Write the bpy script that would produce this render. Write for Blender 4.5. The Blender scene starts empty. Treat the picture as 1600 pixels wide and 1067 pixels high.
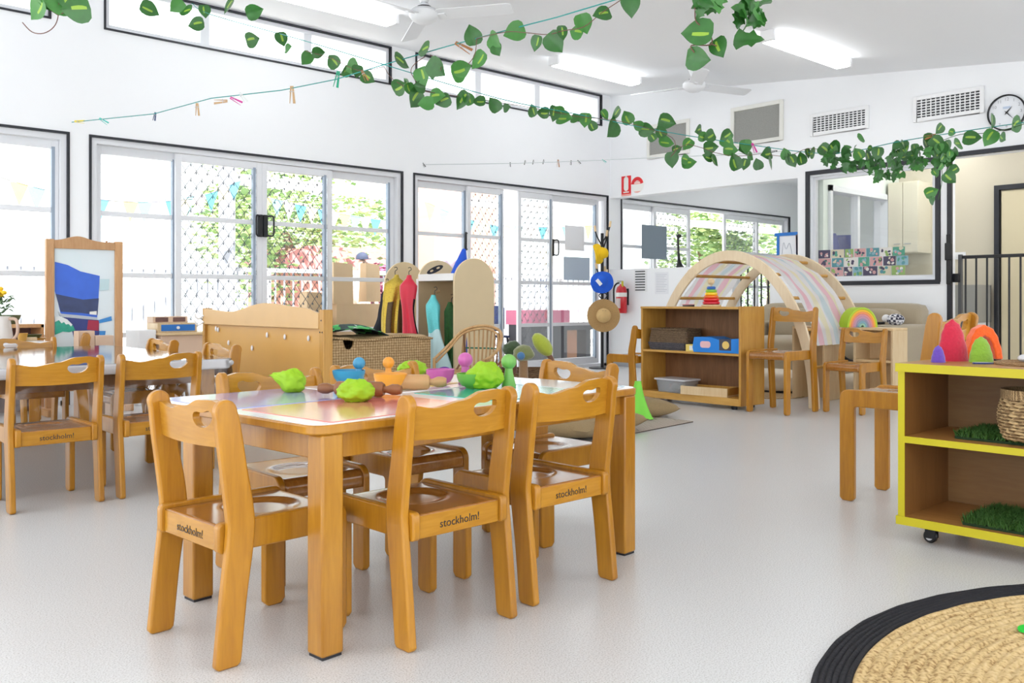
import bpy, bmesh, math, random
from mathutils import Vector, Matrix, noise
from mathutils.geometry import tessellate_polygon
R = math.radians
C = bpy.context.scene.collection
PI = math.pi

# ---------------------------------------------------------------- camera frame (room axes: x along the window wall, y towards it)
FPX, CAMH, HZN = 1420.0, 0.81, 470.0
ANG = R(47.4)
FW = (math.cos(ANG), math.sin(ANG)); RT = (math.sin(ANG), -math.cos(ANG))
def ray(px):
    k = (px - 800.0) / FPX
    return FW[0] + k * RT[0], FW[1] + k * RT[1]
def at(px, py, z):
    Z = FPX * (CAMH - z) / (py - HZN); r = ray(px)
    return Vector((r[0] * Z, r[1] * Z, z))
def atd(px, py, Z):
    r = ray(px)
    return Vector((r[0] * Z, r[1] * Z, CAMH - (py - HZN) / FPX * Z))
def onback(px, py, u=8.6):
    return atd(px, py, u / ray(px)[0])
def onwin(px, py, v=7.54):
    return atd(px, py, v / ray(px)[1])
def ceil_z(v): return 2.606 + 0.1013 * v

# ---------------------------------------------------------------- materials
MATS = {}
def _base(name):
    m = bpy.data.materials.new(name); m.use_nodes = True
    nt = m.node_tree; b = nt.nodes['Principled BSDF']
    return m, nt, b
def mat(name, col, rough=0.5, metal=0.0, var=0.0, scale=20.0, bump=0.0, stretch=None, spec=None, emit=None, estr=0.0, sheen=0.0, coat=0.0):
    if name in MATS: return MATS[name]
    m, nt, b = _base(name)
    b.inputs['Base Color'].default_value = (*col, 1); b.inputs['Roughness'].default_value = rough; b.inputs['Metallic'].default_value = metal
    if spec is not None: b.inputs['Specular IOR Level'].default_value = spec
    if sheen: b.inputs['Sheen Weight'].default_value = sheen
    if coat: b.inputs['Coat Weight'].default_value = coat; b.inputs['Coat Roughness'].default_value = 0.12
    if emit: b.inputs['Emission Color'].default_value = (*emit, 1); b.inputs['Emission Strength'].default_value = estr
    if var or bump:
        tc = nt.nodes.new('ShaderNodeTexCoord'); mp = nt.nodes.new('ShaderNodeMapping'); nz = nt.nodes.new('ShaderNodeTexNoise')
        nt.links.new(tc.outputs['Object'], mp.inputs['Vector']); nt.links.new(mp.outputs['Vector'], nz.inputs['Vector'])
        if stretch: mp.inputs['Scale'].default_value = stretch
        nz.inputs['Scale'].default_value = scale; nz.inputs['Detail'].default_value = 4
        if var:
            mx = nt.nodes.new('ShaderNodeMix'); mx.data_type = 'RGBA'
            mx.inputs['A'].default_value = (*[max(0, c * (1 - var)) for c in col], 1); mx.inputs['B'].default_value = (*[min(1, c * (1 + var)) for c in col], 1)
            nt.links.new(nz.outputs['Fac'], mx.inputs['Factor']); nt.links.new(mx.outputs['Result'], b.inputs['Base Color'])
        if bump:
            bp = nt.nodes.new('ShaderNodeBump'); bp.inputs['Strength'].default_value = bump; bp.inputs['Distance'].default_value = 0.004
            nt.links.new(nz.outputs['Fac'], bp.inputs['Height']); nt.links.new(bp.outputs['Normal'], b.inputs['Normal'])
    MATS[name] = m; return m
def wood(name, c1, c2, rough=0.3, scale=14.0, stretch=(6, 6, 0.6), coat=0.0):
    if name in MATS: return MATS[name]
    m, nt, b = _base(name)
    tc = nt.nodes.new('ShaderNodeTexCoord'); mp = nt.nodes.new('ShaderNodeMapping'); nz = nt.nodes.new('ShaderNodeTexNoise'); n2 = nt.nodes.new('ShaderNodeTexNoise')
    cr = nt.nodes.new('ShaderNodeValToRGB'); oi = nt.nodes.new('ShaderNodeObjectInfo'); hs = nt.nodes.new('ShaderNodeHueSaturation')
    ml = nt.nodes.new('ShaderNodeMapRange'); ml.inputs['To Min'].default_value = 0.92; ml.inputs['To Max'].default_value = 1.08
    mp.inputs['Scale'].default_value = stretch
    nt.links.new(tc.outputs['Object'], mp.inputs['Vector']); nt.links.new(mp.outputs['Vector'], nz.inputs['Vector']); nt.links.new(mp.outputs['Vector'], n2.inputs['Vector'])
    nz.inputs['Scale'].default_value = scale; nz.inputs['Detail'].default_value = 6; nz.inputs['Distortion'].default_value = 0.6
    n2.inputs['Scale'].default_value = scale * 0.18; n2.inputs['Detail'].default_value = 2
    ad = nt.nodes.new('ShaderNodeMath'); ad.operation = 'MULTIPLY_ADD'; ad.inputs[1].default_value = 0.5
    md = nt.nodes.new('ShaderNodeMath'); md.operation = 'MULTIPLY'; md.inputs[1].default_value = 0.5
    nt.links.new(n2.outputs['Fac'], md.inputs[0]); nt.links.new(nz.outputs['Fac'], ad.inputs[0]); nt.links.new(md.outputs[0], ad.inputs[2])
    cr.color_ramp.elements[0].position = 0.36; cr.color_ramp.elements[0].color = (*c1, 1)
    cr.color_ramp.elements[1].position = 0.66; cr.color_ramp.elements[1].color = (*c2, 1)
    nt.links.new(ad.outputs[0], cr.inputs['Fac']); nt.links.new(cr.outputs['Color'], hs.inputs['Color'])
    nt.links.new(oi.outputs['Random'], ml.inputs['Value']); nt.links.new(ml.outputs['Result'], hs.inputs['Value'])
    nt.links.new(hs.outputs['Color'], b.inputs['Base Color'])
    b.inputs['Roughness'].default_value = rough
    if coat: b.inputs['Coat Weight'].default_value = coat; b.inputs['Coat Roughness'].default_value = 0.15
    MATS[name] = m; return m
def weave(name, c1, c2, scale=60.0, rough=0.7, axis='Z', cross=0):
    if name in MATS: return MATS[name]
    m, nt, b = _base(name)
    tc = nt.nodes.new('ShaderNodeTexCoord'); w1 = nt.nodes.new('ShaderNodeTexWave'); nz = nt.nodes.new('ShaderNodeTexNoise')
    nt.links.new(tc.outputs['Object'], w1.inputs['Vector']); nt.links.new(tc.outputs['Object'], nz.inputs['Vector'])
    w1.bands_direction = axis; w1.inputs['Scale'].default_value = scale; w1.inputs['Distortion'].default_value = 4.0; w1.inputs['Detail'].default_value = 3; w1.inputs['Detail Scale'].default_value = 2.5
    nz.inputs['Scale'].default_value = 55; nz.inputs['Detail'].default_value = 3
    ml = nt.nodes.new('ShaderNodeMath'); ml.operation = 'MULTIPLY'
    nt.links.new(w1.outputs['Fac'], ml.inputs[0]); nt.links.new(nz.outputs['Fac'], ml.inputs[1])
    if cross:
        w1.inputs['Distortion'].default_value = 1.6
        w2 = nt.nodes.new('ShaderNodeTexWave'); w2.bands_direction = 'X'; w2.inputs['Scale'].default_value = cross; w2.inputs['Distortion'].default_value = 2.0; w2.inputs['Detail'].default_value = 2
        nt.links.new(tc.outputs['Object'], w2.inputs['Vector'])
        a1 = nt.nodes.new('ShaderNodeMath'); a1.operation = 'MULTIPLY_ADD'; a1.inputs[1].default_value = .5; m1 = nt.nodes.new('ShaderNodeMath'); m1.operation = 'MULTIPLY'; m1.inputs[1].default_value = .5
        nt.links.new(w2.outputs['Fac'], m1.inputs[0]); nt.links.new(w1.outputs['Fac'], a1.inputs[0]); nt.links.new(m1.outputs[0], a1.inputs[2]); nt.links.new(a1.outputs[0], ml.inputs[0])
    cr = nt.nodes.new('ShaderNodeValToRGB'); cr.color_ramp.elements[0].color = (*c1, 1); cr.color_ramp.elements[1].color = (*c2, 1)
    cr.color_ramp.elements[0].position = 0.08; cr.color_ramp.elements[1].position = 0.5
    bp = nt.nodes.new('ShaderNodeBump'); bp.inputs['Strength'].default_value = 0.8; bp.inputs['Distance'].default_value = 0.008
    nt.links.new(ml.outputs[0], cr.inputs['Fac']); nt.links.new(ml.outputs[0], bp.inputs['Height'])
    nt.links.new(cr.outputs['Color'], b.inputs['Base Color']); nt.links.new(bp.outputs['Normal'], b.inputs['Normal'])
    b.inputs['Roughness'].default_value = rough
    MATS[name] = m; return m
def glass(name, tint=(1, 1, 1), gloss=1.0, rough=0.0, veil=0.0):
    if name in MATS: return MATS[name]
    m = bpy.data.materials.new(name); m.use_nodes = True; nt = m.node_tree; nt.nodes.clear()
    o = nt.nodes.new('ShaderNodeOutputMaterial'); t = nt.nodes.new('ShaderNodeBsdfTransparent'); g = nt.nodes.new('ShaderNodeBsdfGlossy'); x = nt.nodes.new('ShaderNodeMixShader')
    f = nt.nodes.new('ShaderNodeFresnel'); f.inputs['IOR'].default_value = 1.45
    ml = nt.nodes.new('ShaderNodeMath'); ml.operation = 'MULTIPLY'; ml.inputs[1].default_value = gloss; ml.use_clamp = True
    nt.links.new(f.outputs[0], ml.inputs[0])
    t.inputs['Color'].default_value = (*tint, 1); g.inputs['Roughness'].default_value = rough
    nt.links.new(ml.outputs[0], x.inputs['Fac']); nt.links.new(t.outputs[0], x.inputs[1]); nt.links.new(g.outputs[0], x.inputs[2]); last = x
    if veil:
        d = nt.nodes.new('ShaderNodeBsdfDiffuse'); d.inputs['Color'].default_value = (.9, .9, .9, 1); y = nt.nodes.new('ShaderNodeMixShader'); y.inputs['Fac'].default_value = veil
        nt.links.new(x.outputs[0], y.inputs[1]); nt.links.new(d.outputs[0], y.inputs[2]); last = y
    nt.links.new(last.outputs[0], o.inputs['Surface'])
    MATS[name] = m; return m

# ---------------------------------------------------------------- mesh builder
class MB:
    def __init__(s): s.v = []; s.f = []; s.mi = []
    def add(s, vs, fs, m=0, M=None):
        o = len(s.v)
        s.v += [tuple(M @ Vector(p)) if M is not None else tuple(p) for p in vs]
        s.f += [tuple(i + o for i in f) for f in fs]; s.mi += [m] * len(fs); return s
    def box(s, x0, x1, y0, y1, z0, z1, m=0, M=None):
        vs = [(x0,y0,z0),(x1,y0,z0),(x1,y1,z0),(x0,y1,z0),(x0,y0,z1),(x1,y0,z1),(x1,y1,z1),(x0,y1,z1)]
        return s.add(vs, [(0,3,2,1),(4,5,6,7),(0,1,5,4),(1,2,6,5),(2,3,7,6),(3,0,4,7)], m, M)
    def tube(s, pts, r, n=8, m=0, M=None, caps=True, closed=False):
        P = [Vector(p) for p in pts]; k = len(P); rs = r if isinstance(r, (list, tuple)) else [r] * k
        vs = []; fs = []; up = None
        for i, p in enumerate(P):
            if closed: t = (P[(i+1) % k] - P[i-1])
            else: t = P[min(i+1, k-1)] - P[max(i-1, 0)]
            t = t.normalized() if t.length > 1e-9 else Vector((0,0,1))
            if up is None:
                a = Vector((0,0,1)) if abs(t.z) < 0.9 else Vector((1,0,0)); up = (a - t * a.dot(t)).normalized()
            else:
                up = up - t * up.dot(t); up = up.normalized() if up.length > 1e-6 else Vector((1,0,0))
            sd = t.cross(up)
            for j in range(n):
                a = 2 * PI * j / n; vs.append(p + up * math.cos(a) * rs[i] + sd * math.sin(a) * rs[i])
        e = k if closed else k - 1
        for i in range(e):
            for j in range(n):
                a = i * n + j; b = i * n + (j+1) % n; c = ((i+1) % k) * n + (j+1) % n; d = ((i+1) % k) * n + j
                fs.append((a, b, c, d))
        if caps and not closed: fs += [tuple(range(n))[::-1], tuple((k-1) * n + j for j in range(n))]
        return s.add(vs, fs, m, M)
    def lathe(s, prof, n=32, m=0, M=None, closed=False, fn=None):
        vs = []; fs = []; k = len(prof)
        for r, z in prof:
            for j in range(n):
                a = 2 * PI * j / n; p = Vector((r * math.cos(a), r * math.sin(a), z))
                vs.append(fn(p, a) if fn else p)
        for i in range(k if closed else k - 1):
            for j in range(n):
                i2 = (i+1) % k
                fs.append((i*n+j, i*n+(j+1) % n, i2*n+(j+1) % n, i2*n+j))
        if not closed:
            if prof[0][0] > 1e-6: fs.append(tuple(range(n))[::-1])
            if prof[-1][0] > 1e-6: fs.append(tuple((k-1)*n+j for j in range(n)))
        return s.add(vs, fs, m, M)
    def prism(s, outer, d0, d1, plane='xz', holes=(), m=0, M=None, bend=None):
        """extrude a 2D outline (with holes) between depths d0 and d1; plane xz -> depth along y, yz -> along x, xy -> along z"""
        loops = [list(outer)] + [list(h) for h in holes]
        flat = [p for l in loops for p in l]
        tris = tessellate_polygon([[Vector((p[0], p[1], 0)) for p in l] for l in loops])
        def mk(p, d):
            q = (p[0], d, p[1]) if plane == 'xz' else ((d, p[0], p[1]) if plane == 'yz' else (p[0], p[1], d))
            return bend(Vector(q)) if bend else q
        N = len(flat)
        vs = [mk(p, d0) for p in flat] + [mk(p, d1) for p in flat]
        fs = []
        if not holes:
            fs = [tuple(range(N)), tuple(range(2*N-1, N-1, -1))]
        else:
            for t in tris: fs += [tuple(t), tuple(i + N for i in t[::-1])]
        o = 0
        for l in loops:
            n = len(l)
            for i in range(n):
                a = o + i; b = o + (i+1) % n
                fs.append((b, a, a + N, b + N))
            o += n
        return s.add(vs, fs, m, M)
    def sphere(s, c, r, nu=16, nv=10, m=0, M=None, sc=(1,1,1), fn=None):
        vs = []; fs = []
        for i in range(nv + 1):
            t = PI * i / nv
            for j in range(nu):
                a = 2 * PI * j / nu; d = Vector((math.sin(t)*math.cos(a), math.sin(t)*math.sin(a), math.cos(t)))
                q = Vector((d.x*sc[0], d.y*sc[1], d.z*sc[2])) * r
                if fn: q = fn(q, d)
                vs.append(Vector(c) + q)
        for i in range(nv):
            for j in range(nu): fs.append((i*nu+j, (i+1)*nu+j, (i+1)*nu+(j+1) % nu, i*nu+(j+1) % nu))
        return s.add(vs, fs, m, M)
    def grid(s, rows, m=0, M=None, wrap=False):
        h = len(rows); w = len(rows[0]); vs = [p for r in rows for p in r]; fs = []
        for i in range(h-1):
            for j in range(w if wrap else w-1): fs.append((i*w+j, i*w+(j+1) % w, (i+1)*w+(j+1) % w, (i+1)*w+j))
        return s.add(vs, fs, m, M)
    def build(s, name, mats, parent=None, bevel=0.0, smooth=None, solid=0.0, seg=2, sub=0, loc=None):
        me = bpy.data.meshes.new(name); me.from_pydata([tuple(p) for p in s.v], [], s.f)
        ml = mats if isinstance(mats, (list, tuple)) else [mats]
        for m in ml: me.materials.append(m)
        for p, i in zip(me.polygons, s.mi): p.material_index = i
        bm = bmesh.new(); bm.from_mesh(me); bmesh.ops.remove_doubles(bm, verts=bm.verts, dist=1e-6)
        bmesh.ops.recalc_face_normals(bm, faces=bm.faces); bm.to_mesh(me); bm.free()
        if smooth is not None:
            for p in me.polygons: p.use_smooth = True
            me.set_sharp_from_angle(angle=R(smooth))
        o = bpy.data.objects.new(name, me); C.objects.link(o)
        if parent: o.parent = parent
        if loc is not None: o.location = loc
        if solid:
            md = o.modifiers.new('thick', 'SOLIDIFY'); md.thickness = solid; md.offset = -1
        if bevel:
            md = o.modifiers.new('edge', 'BEVEL'); md.width = bevel; md.segments = seg; md.limit_method = 'ANGLE'; md.angle_limit = R(40)
            if smooth is None:
                for p in me.polygons: p.use_smooth = True
                me.set_sharp_from_angle(angle=R(35))
            md.harden_normals = False
        if sub:
            md = o.modifiers.new('smooth', 'SUBSURF'); md.levels = sub; md.render_levels = sub
        return o
def tag(o, label=None, cat=None, group=None, kind=None):
    if label: o['label'] = label
    if cat: o['category'] = cat
    if group: o['group'] = group
    if kind: o['kind'] = kind
    return o
def thing(name, label, cat, loc=(0,0,0), rz=0.0, group=None):
    o = bpy.data.objects.new(name, None); C.objects.link(o); o.empty_display_size = 0.1
    o.location = loc; o.rotation_euler = (0, 0, rz); return tag(o, label, cat, group)
def setting(name, loc=(0,0,0)):
    o = bpy.data.objects.new(name, None); C.objects.link(o); o.location = loc; o['kind'] = 'structure'; return o
def copy_tree(o, parent=None):
    c = o.copy(); C.objects.link(c)
    if parent: c.parent = parent
    for ch in [k for k in o.children]: copy_tree(ch, c)
    return c
def struct(name, mb, m, parent=None, **k):
    o = mb.build(name, m, parent, **k)
    if not parent: o['kind'] = 'structure'
    return o
def rrect(x0, x1, y0, y1, r, n=5, corners=(1,1,1,1)):
    pts = []
    for (cx, cy, a0), c in zip(((x1-r, y1-r, 0), (x0+r, y1-r, 90), (x0+r, y0+r, 180), (x1-r, y0+r, 270)), corners):
        if c:
            for i in range(n+1):
                a = R(a0 + 90*i/n); pts.append((cx + r*math.cos(a), cy + r*math.sin(a)))
        else: pts.append((cx + (r if a0 in (0, 270) else -r), cy + (r if a0 in (0, 90) else -r)))
    return pts
def ellipse(cx, cy, rx, ry, n=24, rot=0):
    return [(cx + rx*math.cos(2*PI*i/n)*math.cos(rot) - ry*math.sin(2*PI*i/n)*math.sin(rot), cy + rx*math.cos(2*PI*i/n)*math.sin(rot) + ry*math.sin(2*PI*i/n)*math.cos(rot)) for i in range(n)]
def catmull(pts, n=6):
    P = [Vector(p) for p in pts]; out = []
    for i in range(len(P)-1):
        a = P[max(i-1,0)]; b = P[i]; c = P[i+1]; d = P[min(i+2, len(P)-1)]
        for j in range(n):
            t = j/n
            out.append(0.5*((2*b) + (c-a)*t + (2*a-5*b+4*c-d)*t*t + (3*b-a-3*c+d)*t**3))
    out.append(P[-1]); return out
def interp(xs, ys, x):
    if x <= xs[0]: return ys[0]
    for i in range(len(xs)-1):
        if x <= xs[i+1]:
            t = (x-xs[i])/(xs[i+1]-xs[i]); t = t*t*(3-2*t); return ys[i]*(1-t)+ys[i+1]*t
    return ys[-1]
def place(o, loc, rz=0.0, rx=0.0, ry=0.0):
    o.location = loc; o.rotation_euler = (rx, ry, rz); return o
def text_mesh(txt, size, depth=0.0006, bold=False):
    cu = bpy.data.curves.new('lettering', 'FONT'); cu.body = txt; cu.size = size; cu.align_x = 'CENTER'; cu.align_y = 'CENTER'; cu.extrude = depth; cu.offset = 0.0015*size/0.03 if bold else 0.0; cu.resolution_u = 3
    o = bpy.data.objects.new('lettering_tmp', cu); C.objects.link(o)
    dg = bpy.context.evaluated_depsgraph_get(); dg.update()
    me = bpy.data.meshes.new_from_object(o.evaluated_get(dg)); vs = [tuple(v.co) for v in me.vertices]; fs = [tuple(p.vertices) for p in me.polygons]
    bpy.data.objects.remove(o); bpy.data.meshes.remove(me)
    return vs, fs

# shared materials
W_WALL = mat('white_wall_paint', (.88, .89, .91), .55, var=.015, scale=3)
W_CEIL = mat('white_ceiling_paint', (.88, .89, .91), .7)
BEIGE = mat('beige_wall_paint', (.62, .56, .44), .6, var=.03, scale=2)
ALU = mat('pale_aluminium', (.74, .75, .78), .35, .15)
ALUD = mat('grey_aluminium', (.30, .36, .44), .4, .3)
BLACK = mat('black_trim', (.012, .013, .02), .4)
BLKM = mat('black_metal', (.015, .015, .017), .4, .3)
CHW = wood('honey_beech', (.36, .142, .007), (.50, .225, .015), .3, coat=.1)
CHS = wood('brown_seat_veneer', (.30, .11, .016), (.42, .18, .036), .16, stretch=(6, .6, 6), coat=.5)
CHB = wood('honey_beech_rail', (.39, .165, .009), (.53, .25, .022), .26, stretch=(.7, 6, 6), coat=.1)
TBW = wood('table_beech', (.35, .14, .009), (.49, .23, .022), .3, coat=.2)
LTW = wood('pale_birch', (.70, .49, .26), (.80, .62, .38), .4)
LTWX = wood('pale_birch_across', (.68, .47, .24), (.78, .58, .34), .4, stretch=(6, .6, 6))
ORW = wood('orange_maple', (.46, .22, .035), (.58, .32, .07), .35)
ORWX = wood('orange_maple_across', (.52, .27, .05), (.64, .37, .10), .35, stretch=(6, .6, 6))
DKW = wood('brown_hardboard', (.16, .07, .025), (.24, .11, .045), .5)
PANE = glass('window_glass', (.99, 1, .995), .35)
WHITE = mat('white_laminate', (.86, .86, .88), .18, coat=.4)
WPL = mat('white_plastic', (.85, .85, .86), .4)
WORLD, EXPO = 2.6, 0.05
# ================================================================ SETTING
# floor: speckled pale vinyl with long soft planks of sheen
m, nt, b = _base('speckled_vinyl')
tc = nt.nodes.new('ShaderNodeTexCoord'); n1 = nt.nodes.new('ShaderNodeTexNoise'); n2 = nt.nodes.new('ShaderNodeTexNoise')
n1.inputs['Scale'].default_value = 260; n1.inputs['Detail'].default_value = 2; n2.inputs['Scale'].default_value = 1.3; n2.inputs['Detail'].default_value = 1
nt.links.new(tc.outputs['Object'], n1.inputs['Vector']); nt.links.new(tc.outputs['Object'], n2.inputs['Vector'])
cr = nt.nodes.new('ShaderNodeValToRGB'); cr.color_ramp.elements[0].position = .28; cr.color_ramp.elements[0].color = (.42, .41, .40, 1); cr.color_ramp.elements[1].position = .5; cr.color_ramp.elements[1].color = (.66, .66, .66, 1)
e = cr.color_ramp.elements.new(.72); e.color = (.74, .745, .75, 1)
mx = nt.nodes.new('ShaderNodeMix'); mx.data_type = 'RGBA'; mx.blend_type = 'MULTIPLY'; mx.inputs['Factor'].default_value = 1
c2 = nt.nodes.new('ShaderNodeValToRGB'); c2.color_ramp.elements[0].position = .3; c2.color_ramp.elements[0].color = (.975, .975, .975, 1); c2.color_ramp.elements[1].position = .7
nt.links.new(n1.outputs['Fac'], cr.inputs['Fac']); nt.links.new(n2.outputs['Fac'], c2.inputs['Fac'])
nt.links.new(cr.outputs['Color'], mx.inputs['A']); nt.links.new(c2.outputs['Color'], mx.inputs['B']); nt.links.new(mx.outputs['Result'], b.inputs['Base Color'])
rr = nt.nodes.new('ShaderNodeMapRange'); rr.inputs['To Min'].default_value = .27; rr.inputs['To Max'].default_value = .31
nt.links.new(n2.outputs['Fac'], rr.inputs['Value']); nt.links.new(rr.outputs['Result'], b.inputs['Roughness'])
bp = nt.nodes.new('ShaderNodeBump'); bp.inputs['Strength'].default_value = .06; bp.inputs['Distance'].default_value = .002; nt.links.new(n1.outputs['Fac'], bp.inputs['Height']); nt.links.new(bp.outputs['Normal'], b.inputs['Normal'])
FLOORM = m
struct('floor', MB().box(-3, 14.2, -4, 7.66, -.1, 0), FLOORM)
# raked main ceiling, flat ceilings beyond the back wall
mb = MB(); z0, z1 = ceil_z(-4), ceil_z(7.66)
mb.add([(-3,-4,z0),(8.75,-4,z0),(8.75,7.66,z1),(-3,7.66,z1),(-3,-4,z0+.12),(8.75,-4,z0+.12),(8.75,7.66,z1+.12),(-3,7.66,z1+.12)], [(0,1,2,3),(7,6,5,4),(0,4,5,1),(1,5,6,2),(2,6,7,3),(3,7,4,0)])
struct('ceiling', mb, W_CEIL)
struct('ceiling_annex', MB().box(8.75, 14.2, -1, 7.66, 2.62, 2.72), W_CEIL)
# window wall
HEAD = 2.105
mb = MB(); a, bb = 7.54, 7.66
for x0, x1 in ((2.235, 2.415), (5.41, 5.575), (8.545, 8.82), (12.83, 14.2)): mb.box(x0, x1, a, bb, 0, HEAD)
mb.box(-3, -1.2, a, bb, 0, HEAD)
mb.box(-3, 14.2, a, bb, HEAD, 2.99)
for x0, x1 in ((-3, -.9), (2.105, 2.525), (5.27, 5.60), (8.43, 14.2)): mb.box(x0, x1, a, bb, 2.99, 3.345)
mb.box(-3, 8.75, a, bb, 3.345, 3.42)
struct('wall_left', mb, W_WALL)
# back wall with wide servery opening, window and corridor opening
U0, U1 = 8.6, 8.75
mb = MB()
mb.box(U0, U1, 4.85, 4.955, 0, 2.6)
mb.box(U0, U1, 3.50, 4.85, 0, .985); mb.box(U0, U1, 3.43, 3.50, 0, 2.12)
mb.box(U0, U1, 4.955, 7.54, 2.09, 2.6)
mb.box(U0, U1, 2.0, 4.85, 2.125, 2.6); mb.box(U0, U1, -4, 2.0, 0, 2.6)
zt = lambda v: ceil_z(v) + .03
mb.box(U0, U1, -4, 2.0, 2.55, 2.6)
mb.add([(U0,1.0,2.599),(U1,1.0,2.599),(U1,1.0,zt(1.0)),(U0,1.0,zt(1.0)),(U0,7.54,2.599),(U1,7.54,2.599),(U1,7.54,zt(7.54)),(U0,7.54,zt(7.54))], [(0,1,2,3),(7,6,5,4),(0,4,5,1),(1,5,6,2),(2,6,7,3),(3,7,4,0)])
struct('wall_back', mb, W_WALL)
# half wall below the servery opening, with a gap for the low gate
mb = MB(); mb.box(U0, U1, 5.75, 7.54, 0, 1.2); mb.box(U0, U1, 4.955, 5.28, 0, 1.2)
struct('wall_half', mb, W_WALL)
struct('trim_1', MB().box(U0-.012, U0, 6.9, 7.5, 0, .13), mat('grey_skirting', (.35, .36, .38), .5))
# rooms beyond
struct('wall_far', MB().box(14.1, 14.2, 4.0, 7.54, 0, 2.62), mat('cool_white_wall', (.80, .84, .87), .6))
struct('wall_corridor', MB().box(10.5, 10.6, -1, 4.75, 0, 2.62), BEIGE)
mb = MB(); mb.box(8.75, 14.1, 4.75, 4.85, 0, .95); mb.box(8.75, 14.1, 4.75, 4.85, 2.02, 2.62); mb.box(10.2, 14.1, 4.75, 4.85, .95, 2.02); mb.box(8.75, 8.85, 4.75, 4.85, .95, 2.02)
struct('wall_partition', mb, mat('pale_green_wall', (.70, .74, .68), .6))

def frame_v(x0, x1, z0, z1, w, y0, y1, sides='lrtb'):
    mb = MB()
    if 'l' in sides: mb.box(x0, x0+w, y0, y1, z0, z1)
    if 'r' in sides: mb.box(x1-w, x1, y0, y1, z0, z1)
    if 't' in sides: mb.box(x0+w*('l' in sides), x1-w*('r' in sides), y0, y1, z1-w, z1)
    if 'b' in sides: mb.box(x0+w*('l' in sides), x1-w*('r' in sides), y0, y1, z0, z0+w)
    return mb
def frame_u(u0, u1, y0, y1, z0, z1, w, sides='lrtb'):
    mb = MB()
    if 'l' in sides: mb.box(u0, u1, y1-w, y1, z0, z1)
    if 'r' in sides: mb.box(u0, u1, y0, y0+w, z0, z1)
    if 't' in sides: mb.box(u0, u1, y0+w*('r' in sides), y1-w*('l' in sides), z1-w, z1)
    if 'b' in sides: mb.box(u0, u1, y0+w*('r' in sides), y1-w*('l' in sides), z0, z0+w)
    return mb
SCREEN = mat('grey_grille_wire', (.07, .08, .10), .4, .5)
def diamond(x0, x1, z0, z1, y, p=.098, t=.0028):
    mb = MB(); w = x1-x0; h = z1-z0; sl = 1.35      # steep diamonds
    for s in (1, -1):
        k = -h/sl
        while k < w:
            # line x = k + t, z = sl*t  (mirrored for s=-1)
            t0 = max(0, -k); t1 = min(h/sl, w-k)
            if t1 - t0 > .01:
                xa, za, xb, zb = k+t0, sl*t0, k+t1, sl*t1
                if s < 0: xa, xb = w-xa, w-xb
                mb.tube([(x0+xa, y, z0+za), (x0+xb, y, z0+zb)], t, 4, caps=False)
            k += p
    # the little links where wires cross
    a = p*.5; i = 0
    for i in range(int(w/a)+1):
        for j in range(int(h/(a*sl))+1):
            if (i + j) % 2 == 0: mb.box(x0+i*a-.004, x0+i*a+.004, y-.004, y+.004, z0+j*a*sl-.010, z0+j*a*sl+.010)
    return mb
BARS = (1.515, 1.02, .53)
def handle_mb(x, y, z, s):
    mb = MB(); mb.box(x-.02, x+.02, y-.03, y, z-.10, z+.10)
    mb.tube(catmull([(x+s*.01, y-.03, z+.085), (x+s*.055, y-.055, z+.085), (x+s*.06, y-.06, z), (x+s*.055, y-.055, z-.085), (x+s*.01, y-.03, z-.085)], 5), .009, 6); return mb
def panel(door, x0, x1, y, kind, handle=None, dark=None):
    st = .05
    mb = MB(); mb.box(x0, x0+st, y-.018, y+.018, .04, HEAD-.05); mb.box(x1-st, x1, y-.018, y+.018, .04, HEAD-.05)
    mb.box(x0+st, x1-st, y-.018, y+.018, HEAD-.115, HEAD-.05); mb.box(x0+st, x1-st, y-.018, y+.018, .04, .12)
    for z in BARS: mb.box(x0+st, x1-st, y-.012, y+.012, z-.02, z+.02)
    p = mb.build('sliding_panel' if kind != 'fixed' else 'fixed_panel', ALU, door, bevel=.003, seg=1)
    zs = [.12, BARS[2], BARS[1], BARS[0], HEAD-.115]
    g = MB()
    for i in range(4): g.box(x0+st, x1-st, y-.003, y+.003, zs[i]+(.02 if i else 0), zs[i+1]-(.02 if i < 3 else 0))
    g.build('pane', PANE, p)
    if dark is not None:
        MB().box(dark-.012, dark+.012, y-.022, y+.02, .1, HEAD-.1).build('seal', ALUD, p)
    if kind == 'screen':
        diamond(x0+st, x1-st, .12, HEAD-.115, y+.022).build('security_grille', SCREEN, p)
    if handle:
        s, zz = handle; x = x1-.025 if s < 0 else x0+.025
        handle_mb(x, y-.018, zz, s).build('handle', BLKM, p, bevel=.004)
    return p
def door_unit(n, x0, x1, panels):
    d = setting('door_%d' % n)
    frame_v(x0, x1, 0, HEAD, .045, 7.55, 7.655, 'lrt').box(x0, x1, 7.55, 7.655, 0, .035).build('door_frame', ALU, d)
    for p in panels: panel(d, *p)
    return d
door_unit(1, -1.2, 2.235, [(-1.15, .6, 7.61, 'fixed'), (.55, 2.19, 7.61, 'fixed', None, 2.15)])
door_unit(2, 2.415, 5.41, [(2.46, 3.14, 7.62, 'fixed', None, 3.10), (3.10, 3.89, 7.58, 'screen', (-1, 1.485), 3.815), (3.89, 4.62, 7.58, 'screen', (1, 1.485), 4.54), (4.59, 5.365, 7.62, 'fixed', None, 5.30)])
door_unit(3, 5.575, 8.545, [(5.62, 6.34, 7.62, 'sliding', (-1, 1.455), 6.29), (6.30, 6.83, 7.58, 'screen', None, 6.79), (7.05, 7.60, 7.58, 'screen', None, 7.57), (7.60, 8.46, 7.62, 'sliding', (1, 1.44), 8.40)])
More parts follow.
